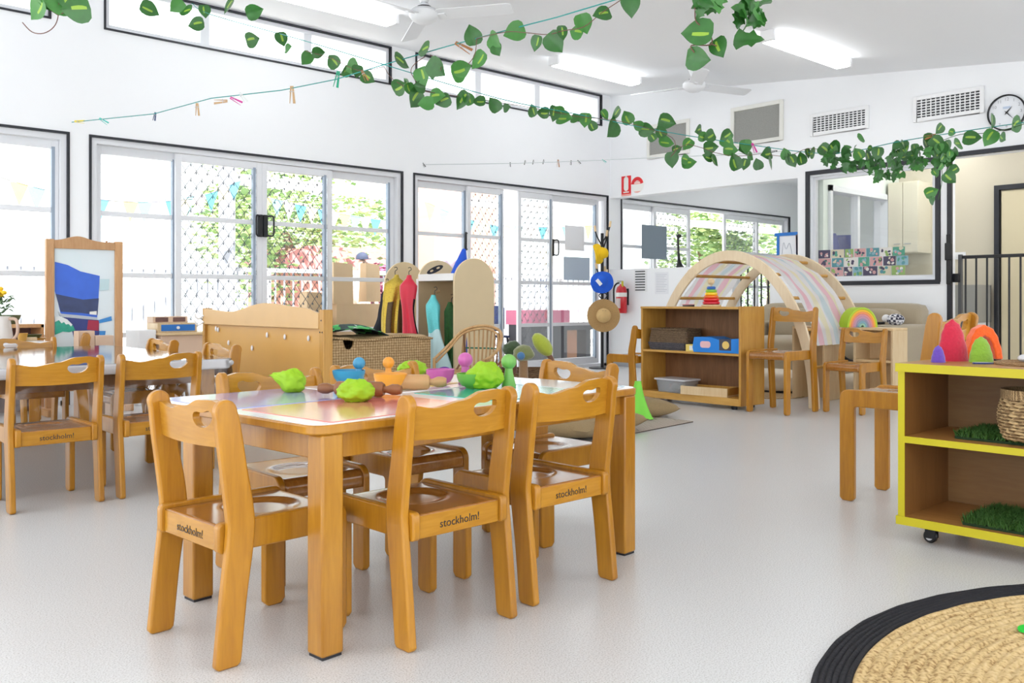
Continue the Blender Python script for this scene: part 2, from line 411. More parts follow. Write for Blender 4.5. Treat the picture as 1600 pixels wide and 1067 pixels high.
door_unit(4, 8.82, 12.83, [(8.87, 9.55, 7.62, 'fixed'), (9.5, 10.3, 7.58, 'screen'), (11.1, 12.0, 7.58, 'screen'), (11.95, 12.78, 7.62, 'fixed')])
# black reveals around the openings (thin trims proud of the wall)
for i, (x0, x1) in enumerate(((-1.2, 2.235), (2.415, 5.41), (5.575, 8.545), (8.82, 12.83))):
    struct('trim_%d' % (i+2), frame_v(x0-.018, x1+.018, 0, HEAD+.018, .018, 7.528, 7.56, 'lrt'), BLACK)
# clerestory windows
CLB = [(-.9, 2.105, (.6,)), (2.525, 5.27, (3.36, 4.36)), (5.60, 8.43, (6.46, 7.36))]
for i, (x0, x1, ms) in enumerate(CLB):
    w = setting('window_%d' % (i+1))
    f = frame_v(x0, x1, 2.99, 3.345, .035, 7.56, 7.65)
    for mm in ms: f.box(mm-.04, mm+.04, 7.57, 7.64, 2.99, 3.345)
    f.build('window_frame', mat('white_aluminium', (.8, .82, .86), .35), w)
    MB().box(x0+.035, x1-.035, 7.60, 7.606, 3.025, 3.31).build('pane', PANE, w)
    struct('trim_%d' % (i+6), frame_v(x0-.015, x1+.015, 2.975, 3.36, .015, 7.528, 7.56), BLACK)
# kitchen window in the back wall
w = setting('window_4')
frame_u(8.61, 8.74, 3.525, 4.85, .985, 2.125, .04).build('window_frame', mat('white_aluminium', (0, 0, 0)), w)
frame_u(8.65, 8.70, 3.565, 4.81, 1.025, 2.085, .03).build('sash', ALU, w)
MB().box(8.67, 8.676, 3.595, 4.78, 1.055, 2.055).build('pane', PANE, w)
struct('trim_9', frame_u(8.588, 8.62, 3.505, 4.862, .965, 2.145, .042), BLACK)
struct('trim_10', MB().box(8.588, 8.62, 3.40, 3.44, 0, 2.165).box(8.588, 8.62, 1.96, 3.40, 2.125, 2.165), BLACK)
# inner window in the partition beyond
w = setting('window_5')
mb = MB(); mb.box(8.85, 8.9, 4.72, 4.88, .95, 2.02); mb.box(10.15, 10.2, 4.72, 4.88, .95, 2.02); mb.box(8.85, 10.2, 4.72, 4.88, 1.96, 2.02); mb.box(8.85, 10.2, 4.72, 4.88, .95, 1.0); mb.box(9.52, 9.57, 4.76, 4.84, .95, 2.02)
mb.build('window_frame', ALU, w)
MB().box(8.9, 10.15, 4.80, 4.806, 1.0, 1.96).build('pane', glass('clear_inner_glass', (1, 1, 1), .18), w)
# beige door down the corridor
d = setting('door_5')
frame_u(10.44, 10.52, 2.72, 3.69, 0, 2.05, .05, 'lrt').build('door_frame', BLACK, d)
MB().box(10.455, 10.5, 2.79, 3.62, .01, 1.985).build('door_leaf', mat('cream_door', (.66, .57, .38), .45), d, bevel=.003)
MB().box(10.45, 10.456, 2.9, 3.3, 1.0, 1.75).build('vision_panel', mat('pale_pane', (.8, .82, .9), .2), d)
tag(MB().box(10.485, 10.499, 4.0, 4.13, 1.27, 1.35).box(10.48, 10.486, 4.03, 4.05, 1.29, 1.33).box(10.48, 10.486, 4.08, 4.10, 1.29, 1.33).build('light_switch', WPL, bevel=.003), 'white double light switch on the beige corridor wall', 'light switch')

# ---------------------------------------------------------------- ceiling fittings
LAMP = mat('lit_diffuser', (1, 1, 1), .5, emit=(.96, .985, 1), estr=11.0)
def batten(x0, x1, y, label):
    zc = ceil_z(y); t = thing('fluorescent_light', label, 'ceiling light', ((x0+x1)/2, y, zc), 0, 'fluorescent battens on the ceiling')
    L = (x1-x0)/2; s = .1013
    MB().box(-L, L, -.05, .05, -.055, .004).build('batten_body', WPL, t, bevel=.004)
    MB().prism(rrect(-.072, .072, -.092, -.05, .02, 4), -L+.03, L-.03, 'yz').build('diffuser', LAMP, t, smooth=40)
    for sg in (-1, 1): MB().box(sg*L-.02, sg*L+.02, -.065, .065, -.088, -.0).build('end_cap', WPL, t, bevel=.006)
    return t
batten(3.15, 4.52, 6.42, 'fluorescent ceiling light beside the nearest fan, cut off by the top edge')
batten(6.45, 7.72, 6.39, 'fluorescent ceiling light along the high windows, between the two fans')
batten(6.55, 7.82, 4.04, 'fluorescent ceiling light alone above the vents, farthest from the high windows')
def fan(x, y, z, a0, label):
    t = thing('ceiling_fan', label, 'fan', (x, y, z), 0, 'white ceiling fans')
    zc = ceil_z(y) - z
    m = mat('fan_white', (.8, .81, .83), .35)
    MB().tube([(0,0,.05), (0,0,zc+.01)], .016, 12).build('down_rod', m, t, smooth=40)
    MB().lathe([(0, zc-.07), (.03, zc-.07), (.062, zc+.006)], 20).build('ceiling_canopy', m, t, smooth=40)
    mb = MB().lathe([(0, -.055), (.05, -.055), (.095, -.03), (.115, .0), (.115, .03), (.09, .055), (.05, .06), (.04, .09), (0, .09)], 32)
    mb.build('motor', m, t, smooth=40)
    MB().lathe([(.052, .062), (.056, .062), (.056, .074), (.052, .074)], 24, closed=True).build('motor_ring', BLKM, t)
    for k in range(3):
        M = Matrix.Rotation(a0 + k*2*PI/3, 4, 'Z') @ Matrix.Rotation(R(-16), 4, 'X')
        b = MB().prism(rrect(.10, .70, -.070, .070, .03, 4), .005, .012, 'xy', M=M).build('blade', m, t, bevel=.002)
        MB().box(.07, .17, -.018, .018, -.004, .005, M=M).build('blade_bracket', m, b)
    return t
fan(4.24, 5.61, 3.0, ANG - PI/2 + R(-14), 'white ceiling fan nearest the camera, above the first garland')
fan(7.66, 5.58, 3.0, ANG - PI/2 + R(25), 'white ceiling fan deeper in the room, in front of the grey wall vents')
# wall vents
def vent(y0, y1, z0, z1, label, group):
    t = thing('air_vent', label, 'vent', (8.6, (y0+y1)/2, (z0+z1)/2), 0, group)
    h = (y1-y0)/2; k = (z1-z0)/2
    MB().box(-.004, .0, -h, h, -k, k).build('dark_backing', BLACK, t)
    frame_u(-.02, 0, -h-.035, h+.035, -k-.03, k+.03, .037).build('vent_frame', WPL, t, bevel=.003)
    g = MB()
    n = 7
    for i in range(1, n): z = -k + 2*k*i/n; g.box(-.014, -.004, -h, h, z-.0042, z+.0042)
    n = 13
    for i in range(1, n): y = -h + 2*h*i/n; g.box(-.016, -.004, y-.0042, y+.0042, -k, k)
    g.build('grille', WPL, t)
vent(4.215, 4.775, 2.53, 2.695, 'slotted white air vent between the grey panel and the larger vent', 'slotted air vents on the back wall')
vent(3.15, 3.715, 2.52, 2.70, 'slotted white air vent right beside the wall clock', 'slotted air vents on the back wall')
GREYP = mat('grey_filter_mesh', (.30, .30, .28), .8, var=.15, scale=90)
def gpanel(y0, y1, z0, z1, label):
    t = thing('filter_panel', label, 'vent', (8.6, (y0+y1)/2, (z0+z1)/2), 0, 'grey filter panels high on the back wall')
    h = (y1-y0)/2; k = (z1-z0)/2
    MB().box(-.008, 0, -h, h, -k, k).build('mesh_face', GREYP, t)
    frame_u(-.022, 0, -h-.04, h+.04, -k-.04, k+.04, .042).build('panel_frame', mat('cream_frame', (.78, .77, .72), .5), t, bevel=.003)
gpanel(6.36, 6.90, 2.55, 2.87, 'grey filter panel partly covered by the leaf garland, nearest the corner')
gpanel(5.155, 5.72, 2.545, 2.895, 'grey filter panel in full view beside the smaller slotted vent')
# clock
t = thing('wall_clock', 'round white wall clock with thin black rim behind the garland', 'clock', (8.6, 2.93, 2.46))
MX = Matrix.Rotation(-PI/2, 4, 'Y')
MB().lathe([(0, 0), (.150, 0), (.150, .012), (0, .012)], 48, M=MX).build('clock_face', mat('clock_face_white', (.80, .82, .86), .3), t, smooth=40)
MB().lathe([(.146, 0), (.158, 0), (.158, .028), (.152, .032), (.146, .026)], 48, M=MX, closed=True).build('rim', BLKM, t, smooth=40)
g = MB()
for h in range(1, 13):
    vs, fs = text_mesh(str(h), .038); a = PI/2 - h*PI/6
    g.add([(-.0135, -(x + .117*math.cos(a)), y + .117*math.sin(a)) for x, y, z in vs], fs)
g.build('numerals', mat('numeral_grey', (.35, .36, .38), .5), t)
def hand(a, L, w, x):
    return MB().add([(x, -(-w*math.sin(a)), w*math.cos(a)), (x, -(L*math.cos(a)), L*math.sin(a)), (x, -(w*math.sin(a)), -w*math.cos(a)), (x, -(-.025*math.cos(a)), -.025*math.sin(a)),
      (x-.002, -(-w*math.sin(a)), w*math.cos(a)), (x-.002, -(L*math.cos(a)), L*math.sin(a)), (x-.002, -(w*math.sin(a)), -w*math.cos(a)), (x-.002, -(-.025*math.cos(a)), -.025*math.sin(a))], [(0,1,2,3),(7,6,5,4),(0,4,5,1),(1,5,6,2),(2,6,7,3),(3,7,4,0)])
hand(R(48), .07, .007, -.016).build('hour_hand', BLKM, t); hand(R(-47), .095, .005, -.019).build('minute_hand', BLKM, t)
MB().box(-.0135, -.0125, -.03, .03, .035, .055).build('emblem', mat('pale_blue_print', (.5, .58, .72), .5), t)
# safety signs
RED = mat('sign_red', (.72, .015, .02), .4); SGW = mat('sign_white', (.85, .84, .80), .4)
t = thing('fire_extinguisher_sign', 'red rectangular fire extinguisher sign above the opening in the corner', 'sign', (8.6, 7.275, 2.22))
MB().box(-.004, 0, -.075, .075, -.12, .125).build('sign_plate', RED, t)
g = MB(); g.prism(rrect(-.036, .036, -.06, .115, .034, 5), -.0055, -.004, 'yz'); g.prism(ellipse(0, .115, .012, .012, 10), -.0055, -.004, 'yz'); g.box(-.0055, -.004, -.045, .045, -.082, -.068); g.build('pictogram', SGW, t)
g = MB(); g.box(-.0055, -.004, -.075, .075, -.12, -.098); g.build('caption_band', mat('sign_pale_red', (.85, .40, .34), .4), t)
t = thing('round_safety_sign', 'round white safety sign with red arc beside the extinguisher sign', 'sign', (8.6, 7.10, 2.22))
MB().lathe([(0,0),(.098,0),(.098,.004),(0,.004)], 40, M=MX).build('sign_plate', SGW, t)
arc = [(.096*math.cos(R(a)), .096*math.sin(R(a))) for a in range(8, 173, 6)] + [(.052*math.cos(R(a)), .052*math.sin(R(a))) for a in range(172, 7, -6)]
MB().prism(arc, -.0055, -.004, 'yz').build('red_arc', RED, t)
g = MB(); g.box(-.0055, -.004, -.045, .045, .03, .042); g.box(-.0055, -.004, -.05, .05, .008, .02); g.prism([(.096*math.cos(R(a)), .096*math.sin(R(a))) for a in range(235, 306, 5)], -.0055, -.004, 'yz'); g.build('red_marks', mat('sign_pale_red', (0,0,0)), t)
# ================================================================ CHAIRS
LETT = mat('printed_black', (.02, .015, .012), .5)
def make_chair(label, group, sh=.31, bh=.592, w=.345, fx=.0, post=.066, brand=True, name='child_chair'):
    """faces +y, origin on the floor below the seat centre"""
    t = thing(name, label, 'chair', (0,0,0), 0, group)
    T = .022; hw = w/2
    pc = [(-.182, 0), (-.168, sh*.45), (-.150, sh*.92), (-.152, sh*1.12), (-.170, sh+(bh-sh)*.55), (-.187, bh)]
    ww = [.031, .031, post/2, post/2, .030, .0265]
    prof = catmull([(a, b, 0) for a, b in pc], 5)
    def width(z): return interp([p[1] for p in pc], ww, z)
    L = []; Rr = []
    for p in prof:
        if p.y > bh-.027: continue
        L.append((p.x-width(p.y), p.y)); Rr.append((p.x+width(p.y), p.y))
    r = width(bh); cx = interp([p[1] for p in pc], [p[0] for p in pc], bh-r*.6)
    cap = [(cx - r*math.cos(a) , bh - r + r*math.sin(a)) for a in [PI*i/10 for i in range(11)]]
    # small bottom chamfers
    L[0] = (L[0][0], .008); Rr[0] = (Rr[0][0], .008)
    out = [(L[0][0]+.008, 0)] + L + cap + Rr[::-1] + [(Rr[0][0]-.008, 0)]
    for s in (-1, 1):
        MB().prism(out, s*hw, s*(hw-T), 'yz').build('rear_leg', CHW, t, bevel=.005, seg=3)
    # side frames: front leg and side rail cut from one board
    lw = .062; yf = .150+fx; zt = sh+.006; zr = sh-.062
    yb = -.196
    o = [(yf-lw+.012, 0), (yf-.012, 0), (yf, .012)]
    o += [(yf-.036+.036*math.cos(a), zt-.036+.036*math.sin(a)) for a in [PI/2*i/6 for i in range(7)]]
    o += [(yb+.012-.012*math.sin(a), zt-.012+.012*math.cos(a)) for a in [PI/2*i/3 for i in range(4)]]
    o += [(yb+.012-.012*math.cos(a), zr+.012-.012*math.sin(a)) for a in [PI/2*i/3 for i in range(4)]]
    o += [(yf-lw-.012+.012*math.sin(a), zr-.012+.012*math.cos(a)) for a in [PI/2*i/4 for i in range(5)]]
    o += [(yf-lw, .012)]
    for s in (-1, 1):
        MB().prism(o, s*(hw-T), s*(hw-2*T), 'yz').build('side_frame', CHW, t, bevel=.004, seg=2)
    iw = hw-2*T
    # seat with a round dish and a rolled front edge
    zs = sh-.004; rows = []; nx = 26; ys = [-.185 + (yf-.028+.185)*i/26 for i in range(27)]
    dish = min(.095, iw*.80); dc = (0, .0+fx*.5)
    prof2 = [(y, zs) for y in ys] + [(yf-.028+.026*math.sin(a), zs-.026+.026*math.cos(a)) for a in [PI/2*i/6 for i in range(1, 7)]] + [(yf-.002, zs-.04), (yf-.003, zs-.052)]
    for y, z in prof2:
        row = []
        for j in range(nx+1):
            x = -iw + 2*iw*j/nx; d = math.hypot(x-dc[0], y-dc[1]); dz = 0
            if z == zs and d < dish:
                q = 1-d/dish; dz = -.0075*(min(1, q/.32)**2*(3-2*min(1, q/.32)))
            row.append((x, y, z+dz))
        rows.append(row)
    MB().grid(rows).build('seat', CHS, t, smooth=50, solid=.012)
    rail = MB().box(-iw, iw, -.186, -.166, sh-.060, sh-.005).build('rear_rail', CHB, t, bevel=.002, seg=1)
    if brand:
        vs, fs = text_mesh('stockholm!', .030)
        sx = .124/(max(v[0] for v in vs)-min(v[0] for v in vs))
        MB().add([(x*sx, -.1866-z*.5, sh-.034+y*sx) for x, y, z in vs], fs).build('lettering', LETT, rail)
    # backrest rail: wavy top, slanted bean shaped grip hole
    bw = hw-T+.001; n = 44; hs, hl = .50, .27
    top = lambda s: bh + interp([-1, -.55, .0, .45, .75, 1], [-.026, -.036, -.024, -.006, -.004, -.010], s)
    bot = lambda s: bh - .112 + .004*s*s
    def py(z): return interp([p[1] for p in pc], [p[0] for p in pc], z) if z < bh else pc[-1][0]
    def col(s):
        a, d = bot(s), top(s); k = (s-hs)/hl; hb = ht = bh-.050
        if abs(k) < 1:
            e = math.sqrt(max(0, 1-abs(k)**3)); mid = bh-.050 + .007*k*k + .004*k; hb, ht = mid-.019*e, mid+.018*e*(1-.25*max(0, 1-k*k*4)*.6)
        return a, hb, ht, d
    ss = sorted(set([-1+2*i/n for i in range(n+1)] + [hs-hl, hs-hl*.96, hs+hl*.96, hs+hl]))
    mb = MB(); lv = [col(s) for s in ss]; th = .017
    def P(s, z, k):
        bow = -.010*(1-s*s); return (s*bw, -.178 - .010*(z-bh+.06)/.06*.6 + bow + (th/2 if k else -th/2), z)
    for i in range(len(ss)-1):
        s0, s1 = ss[i], ss[i+1]; a0, b0, c0, d0 = lv[i]; a1, b1, c1, d1 = lv[i+1]
        for k in (0, 1):
            mb.add([P(s0,a0,k), P(s1,a1,k), P(s1,b1,k), P(s0,b0,k)], [(0,1,2,3)]); mb.add([P(s0,c0,k), P(s1,c1,k), P(s1,d1,k), P(s0,d0,k)], [(0,1,2,3)])
        mb.add([P(s0,a0,0), P(s1,a1,0), P(s1,a1,1), P(s0,a0,1)], [(0,1,2,3)]); mb.add([P(s0,d0,0), P(s1,d1,0), P(s1,d1,1), P(s0,d0,1)], [(0,1,2,3)])
        if c0-b0 > 1e-6 or c1-b1 > 1e-6:
            for q in ((b0, b1), (c0, c1)): mb.add([P(s0,q[0],0), P(s1,q[1],0), P(s1,q[1],1), P(s0,q[0],1)], [(0,1,2,3)])
    for i in (0, -1):
        a, b2, c2, d = lv[i]; mb.add([P(ss[i],a,0), P(ss[i],d,0), P(ss[i],d,1), P(ss[i],a,1)], [(0,1,2,3)])
    mb.build('backrest', CHB, t, smooth=40)
    return t
G1 = 'small wooden chairs around the play table'; G2 = 'small wooden chairs around the plastic covered table'
ch0 = make_chair('small wooden chair at the left short end of the play table, seen from behind', G1)
place(ch0, (1.065, 2.075, 0), R(-86.4))
for x, y, rz, lab, g in [
    (1.405, 1.905, 1, 'wooden chair at the middle of the near long side of the play table, back turned', G1),
    (1.835, 1.94, 1, 'wooden chair at the right of the near long side of the play table, back turned', G1),
    (1.385, 2.45, 180, 'wooden chair across the play table behind the pear-shaped lump of green dough', G1),
    (1.815, 2.50, 180, 'wooden chair across the play table in front of the wicker trunk', G1),
    (2.225, 2.265, 90, 'wooden chair at the right short end of the play table facing the bowls', G1),
    (1.10, 4.02, 0, 'left of the two chairs with backs turned at the plastic covered table', G2),
    (1.505, 4.015, 0, 'right of the two chairs with backs turned at the plastic covered table', G2),
    (1.87, 5.20, 90, 'chair at the right short end of the plastic covered table, farther from the camera', G2),
    (1.87, 4.43, 90, 'chair at the right short end of the plastic covered table, next to the puppet stand', G2),
    (1.53, 5.78, 180, 'chair across the plastic covered table, facing the camera from its far long side', G2),
    (1.86, 6.52, 73, 'chair seen edge-on in front of the framed blue board', 'chairs away from the two big tables')]:
    c = copy_tree(ch0); place(c, (x, y, 0), R(rz)); tag(c, lab, None, g)
G3 = 'chairs away from the two big tables'
tall = make_chair('tall wooden chair standing behind the yellow edged shelf', G3, .445, .765, .37, .05, brand=False, name='tall_chair')
place(tall, (3.655, 1.625, 0), 0)
c = copy_tree(tall); place(c, (5.95, 3.565, 0), R(90)); tag(c, 'tall wooden chair against the end of the open wooden shelf')
mid = make_chair('mid-sized wooden chair in front of the cubby with the rainbow', G3, .36, .61, .34, .0, brand=False)
place(mid, (6.30, 3.195, 0), R(90))
c = copy_tree(mid); place(c, (5.93, 4.96, 0), R(-3)); tag(c, 'mid-sized wooden chair beside the open wooden shelf, near the straw hat')

# ================================================================ PLAY TABLE
TBX, TBY, TBR = 1.637, 2.233, R(4.5)
TZ = .532
t = thing('play_table', 'low beech play table with white top, covered with coloured mats and dough', 'table', (TBX, TBY, 0), TBR)
MB().prism(rrect(-.628, .628, -.405, .405, .045, 5), TZ-.024, TZ-.002, 'xy').build('tabletop', TBW, t, bevel=.004)
MB().prism(rrect(-.622, .622, -.399, .399, .042, 5), TZ-.002, TZ, 'xy').build('laminate_surface', WHITE, t)
for sx in (-1, 1):
    for yl in (-.37, .215):
        l = MB().box(sx*.575-.03, sx*.575+.03, yl-.03, yl+.03, .006, TZ-.024).build('leg', TBW, t, bevel=.006, seg=3)
        MB().box(sx*.575-.026, sx*.575+.026, yl-.026, yl+.026, 0, .008).build('rubber_foot', BLACK, l)
mb = MB()
for yl in (-.37, .22): mb.box(-.55, .55, yl-.011, yl+.011, TZ-.084, TZ-.024)
for sx in (-1, 1): mb.box(sx*.58-.011, sx*.58+.011, -.34, .20, TZ-.084, TZ-.024)
mb.build('apron', TBW, t, bevel=.002, seg=1)
def on_table(x, y, z=TZ):
    c, s = math.cos(TBR), math.sin(TBR); return (TBX + c*x - s*y, TBY + s*x + c*y, z)
def mat_sheet(x0, x1, y0, y1, col, label, skew=0, zz=0):
    a, b = (x0+x1)/2, (y0+y1)/2; hx, hy = (x1-x0)/2, (y1-y0)/2
    m = mat('placemat_' + label.split()[0] + str(len(MATS)), col, .16, coat=.5)
    o = MB().prism(rrect(-hx, hx, -hy, hy, .008, 3), 0, .0016, 'xy').build('placemat', m, bevel=.0005, seg=1)
    place(o, on_table(a, b, TZ+zz), TBR + skew); tag(o, label, 'placemat', 'coloured placemats on the play table'); return o
mat_sheet(-.60, -.155, .01, .385, (.36, .38, .72), 'lavender placemat under the pear-shaped lump of dough', R(-1))
mat_sheet(-.575, -.085, -.375, -.005, (.85, .26, .22), 'red placemat under the nearest lump of dough', R(2))
mat_sheet(-.14, .30, .015, .385, (.93, .93, .95), 'white placemat under the dolls on the far side of the table', R(-1))
mat_sheet(.0, .40, -.355, -.01, (.05, .50, .42), 'teal placemat under the largest lump of dough', R(3))
mat_sheet(.15, .30, .10, .30, (.85, .60, .02), 'yellow placemat peeping out under the magenta bowl', R(10), .0018)
mat_sheet(.41, .62, -.35, .05, (.62, .80, .88), 'pale blue placemat at the right end of the table', R(-2))
DZ = TZ + .002
def lump(p, r, sc, seed, label, fn=None, rz=0):
    def f(q, d):
        n = noise.noise(d*1.7 + Vector((seed, 0, 0)))*.20 + noise.noise(d*3.6 + Vector((0, seed, 0)))*.10
        cr = -abs(noise.noise(d*2.4 + Vector((0, 0, seed))))
        n += .16*max(-.25, cr)*1.0 + .05*noise.noise(d*8+Vector((seed,)*3))
        n -= .16*max(0, .35-abs(noise.noise(d*3.1 + Vector((seed, seed*.5, 3)))*2.2))
        n -= .07*max(0, .3-abs(noise.noise(d*6.0 + Vector((seed*.7, 1, 5)))*2.2))
        q = q*(1.04+n)
        if fn: q = fn(q, d)
        return q
    mb = MB().sphere((0,0,0), r, 48, 30, sc=sc, fn=f)
    zmin = min(v[2] for v in mb.v); fl = zmin*.72
    mb.v = [(x, y, max(z, fl)-fl) for x, y, z in mb.v]
    o = mb.build('dough_lump', DOUGH, smooth=60); place(o, p, rz); tag(o, label, 'play dough', 'lumps of lime green dough on the play table'); return o
DOUGH = mat('lime_dough', (.30, .54, .008), .6, var=.08, scale=25, bump=.12)
def pear(q, d):
    # thin neck reaching out to one side
    if d.x < -.2: k = (-d.x-.2)/.8; q = Vector((q.x*(1+.55*k), q.y*(1-.55*k), q.z*(1-.62*k)+.022*k))
    return q
mp = at(455, 612, DZ); lump((mp.x, mp.y, DZ), .043, (1, .9, .88), 3.1, 'pear-shaped lump of green dough on the lavender placemat', pear, R(-43))
mp = at(562, 628, DZ); lump((mp.x, mp.y+.02, DZ), .043, (1.15, .9, .78), 7.7, 'lump of green dough in front of the darker rolling pin', None, R(-43))
mp = at(637, 586, DZ); lump((mp.x, mp.y-.03, DZ), .050, (1.2, .9, .62), 12.4, 'low lump of green dough behind the paler rolling pin')
mp = at(765, 607, DZ); lump((mp.x, mp.y+.02, DZ), .052, (1.1, .95, .86), 21.3, 'largest lump of green dough beside the green peg doll')
def pin(pa, pb, col, label, r=.022):
    a = Vector(pa); b = Vector(pb); mid = (a+b)/2; L = (b-a).length; ang = math.atan2(b.y-a.y, b.x-a.x)
    t = thing('rolling_pin', label, 'rolling pin', (mid.x, mid.y, DZ+r), ang, 'rolling pins on the play table')
    h = L/2; hl = .052; MX = Matrix.Rotation(PI/2, 4, 'Y')
    w = wood('pin_wood_' + str(len(MATS)), tuple(c*.8 for c in col), col, .4, stretch=(.7, 6, 6))
    MB().lathe([(0, -h+hl), (r*.75, -h+hl), (r, -h+hl+.008), (r, h-hl-.008), (r*.75, h-hl), (0, h-hl)], 24, M=MX).build('roller', w, t, smooth=40)
    for s in (-1, 1):
        MB().lathe([(0, s*(h-hl-.002)), (r*.45, s*(h-hl)), (r*.42, s*(h-hl+.008)), (r*.72, s*(h-hl+.025)), (r*.70, s*(h-.012)), (r*.52, s*h), (0, s*h)], 20, M=MX).build('handle', w, t, smooth=40)
    return t
p1 = at(505, 611, DZ); p2 = at(612, 617, DZ)
pin((1.375, 2.325, 0), (1.525, 2.125, 0), (.27, .10, .032), 'darker rolling pin lying behind the nearest lump of dough')
pin((1.60, 2.36, 0), (1.76, 2.215, 0), (.56, .31, .13), 'paler rolling pin lying between the orange and magenta bowls', .024)
def bowl(px, py, r, h, col, label, z=DZ, m=None):
    p = at(px, py, z); m = m or mat('bowl_' + label.split()[0], col, .35)
    h *= 1.16; pr = [(0, .0), (r*.42, .0), (r*.46, .004), (r*.72, h*.20), (r*.90, h*.48), (r*.985, h*.78), (r, h), (r*.94, h), (r*.92, h*.76), (r*.83, h*.48), (r*.64, h*.24), (r*.3, .01), (0, .009)]
    o = MB().lathe(pr, 40).build('bowl', m, smooth=50); place(o, (p.x, p.y, z)); return tag(o, label, 'bowl', 'small bright bowls on the play table')
bowl(545, 600, .054, .040, (.03, .28, .48), 'blue bowl next to the blue peg doll')
bowl(610, 609, .052, .044, (.80, .34, .03), 'orange bowl between the two rolling pins')
bowl(688, 601, .047, .044, (.52, .11, .36), 'magenta bowl in the middle of the play table')
bowl(738, 606, .050, .040, (.16, .42, .06), 'green bowl half hidden behind the largest lump of dough')
def doll(px, py, h, col, label):
    p = at(px, py, DZ); r = h*.235
    w = wood('doll_' + label.split()[0], tuple(c*.85 for c in col), col, .4)
    t = thing('peg_doll', label, 'peg doll', (p.x, p.y, DZ), 0, 'painted peg dolls on the play table')
    MB().lathe([(0,0), (h*.215,0), (h*.225,.003), (h*.13, h*.42), (h*.115, h*.60), (0, h*.62)], 24).build('body', w, t, smooth=40)
    MB().sphere((0, 0, h-r), r, 24, 14).build('head', w, t, smooth=80)
doll(561, 599, .088, (.06, .30, .50), 'blue peg doll with round head beside the blue bowl')
doll(607, 597, .086, (.80, .32, .03), 'orange peg doll with round head behind the orange bowl')
doll(727, 600, .105, (.56, .12, .38), 'magenta peg doll with round head behind the green bowl')
doll(795, 604, .105, (.20, .48, .10), 'green peg doll with round head beside the largest dough')

# ================================================================ SECOND TABLE under a clear sheet
t = thing('activity_table', 'white topped wooden table under a clear plastic sheet', 'table', (1.08, 4.99, 0))
hx, hy = .895, .865
MB().prism(rrect(-hx, hx, -hy, hy, .05, 5), .486, .532, 'xy').build('tabletop', WHITE, t, bevel=.008, seg=3)
for sx in (-1, 1):
    for sy in (-1, 1):
        MB().box(sx*(hx-.10)-.035, sx*(hx-.10)+.035, sy*(hy-.10)-.035, sy*(hy-.10)+.035, 0, .486).build('leg', TBW, t, bevel=.006)
mb = MB()
for sy in (-1, 1): mb.box(-hx+.1, hx-.1, sy*(hy-.1)-.011, sy*(hy-.1)+.011, .42, .486)
for sx in (-1, 1): mb.box(sx*(hx-.1)-.011, sx*(hx-.1)+.011, -hy+.1, hy-.1, .42, .486)
mb.build('apron', DKW, t)
CLEAR = glass('clear_plastic_sheet', (.97, .97, .98), 1.6, .08)
rows = []; per = []
pr = rrect(-hx-.006, hx+.006, -hy-.006, hy+.006, .055, 6)
mb = MB(); mb.add([(x, y, .5345) for x, y in pr], [tuple(range(len(pr)))])
dense = []
for i in range(len(pr)):
    a = Vector((*pr[i], 0)); b = Vector((*pr[(i+1) % len(pr)], 0)); n = max(1, int((b-a).length/.06))
    for k in range(n): dense.append(a.lerp(b, k/n))
rows = []
for k in range(7):
    row = []
    for i, p in enumerate(dense):
        n = p.normalized(); amp = .016*(k/6)
        w = math.sin(i*.9)*amp + noise.noise(Vector((p.x*4, p.y*4, k*.3)))*amp*1.4
        row.append((p.x + n.x*(w + .004*k), p.y + n.y*(w + .004*k), .5345 - .038*k - (.03*abs(noise.noise(p*2)) if k == 6 else 0)))
    rows.append(row)
mb.grid(rows, wrap=True)
o = mb.build('plastic_tablecloth', CLEAR, smooth=60); place(o, (1.08, 4.99, 0)); tag(o, 'clear plastic sheet hanging over the edges of the white topped table', 'tablecloth')
for x, y, rz, col, lab in [(.98, 4.5, 5, (.80, .78, .86), 'pale lilac paper under the clear plastic, nearest the left chair'), (1.5, 4.62, -4, (.78, .82, .84), 'pale grey-blue paper under the clear plastic, nearest the right chair'), (1.62, 5.3, 8, (.84, .80, .82), 'pale pink paper under the clear plastic near the right short end')]:
    o = MB().box(-.2, .2, -.14, .14, 0, .0012).build('paper_sheet', mat('paper_' + lab.split()[1], col, .5)); place(o, (x, y, .532), R(rz)); tag(o, lab, 'paper', 'papers under the clear sheet')
# screw fixing at the corner of the sheet
o = MB().lathe([(0,0),(.012,0),(.012,.004),(.006,.006),(0,.006)], 14, M=Matrix.Rotation(PI/2, 4, 'X')).build('corner_clip', mat('steel', (.5,.5,.52), .3, .9)); place(o, (1.955, 4.112, .515)); tag(o, 'round metal clip at the corner of the plastic sheet', 'clip')
# ================================================================ OPEN WOODEN SHELF WITH TOYS
t = thing('open_shelf', 'low open wooden shelf with two levels holding baskets, boxes and toys', 'shelf', (5.93, 4.26, 0), R(-2))
hx, hy, hz = .15, .475, .765
for s in (-1, 1): MB().box(-hx, hx, s*hy-.010, s*hy+.010, .03, hz-.018 if s > 0 else hz+.004).build('side_panel', ORW, t, bevel=.002, seg=1)
MB().box(-hx-.004, hx, -hy+.01, hy+.012, hz-.018, hz).build('top_board', ORWX, t, bevel=.002, seg=1)
MB().box(-hx, hx-.012, -hy+.01, hy-.01, .40, .418).build('shelf_board', ORWX, t, bevel=.002, seg=1)
MB().box(-hx, hx, -hy+.01, hy-.01, .03, .085).build('bottom_board', ORWX, t, bevel=.002, seg=1)
MB().box(hx-.012, hx-.004, -hy+.01, hy-.01, .085, hz-.018).build('back_panel', DKW, t)
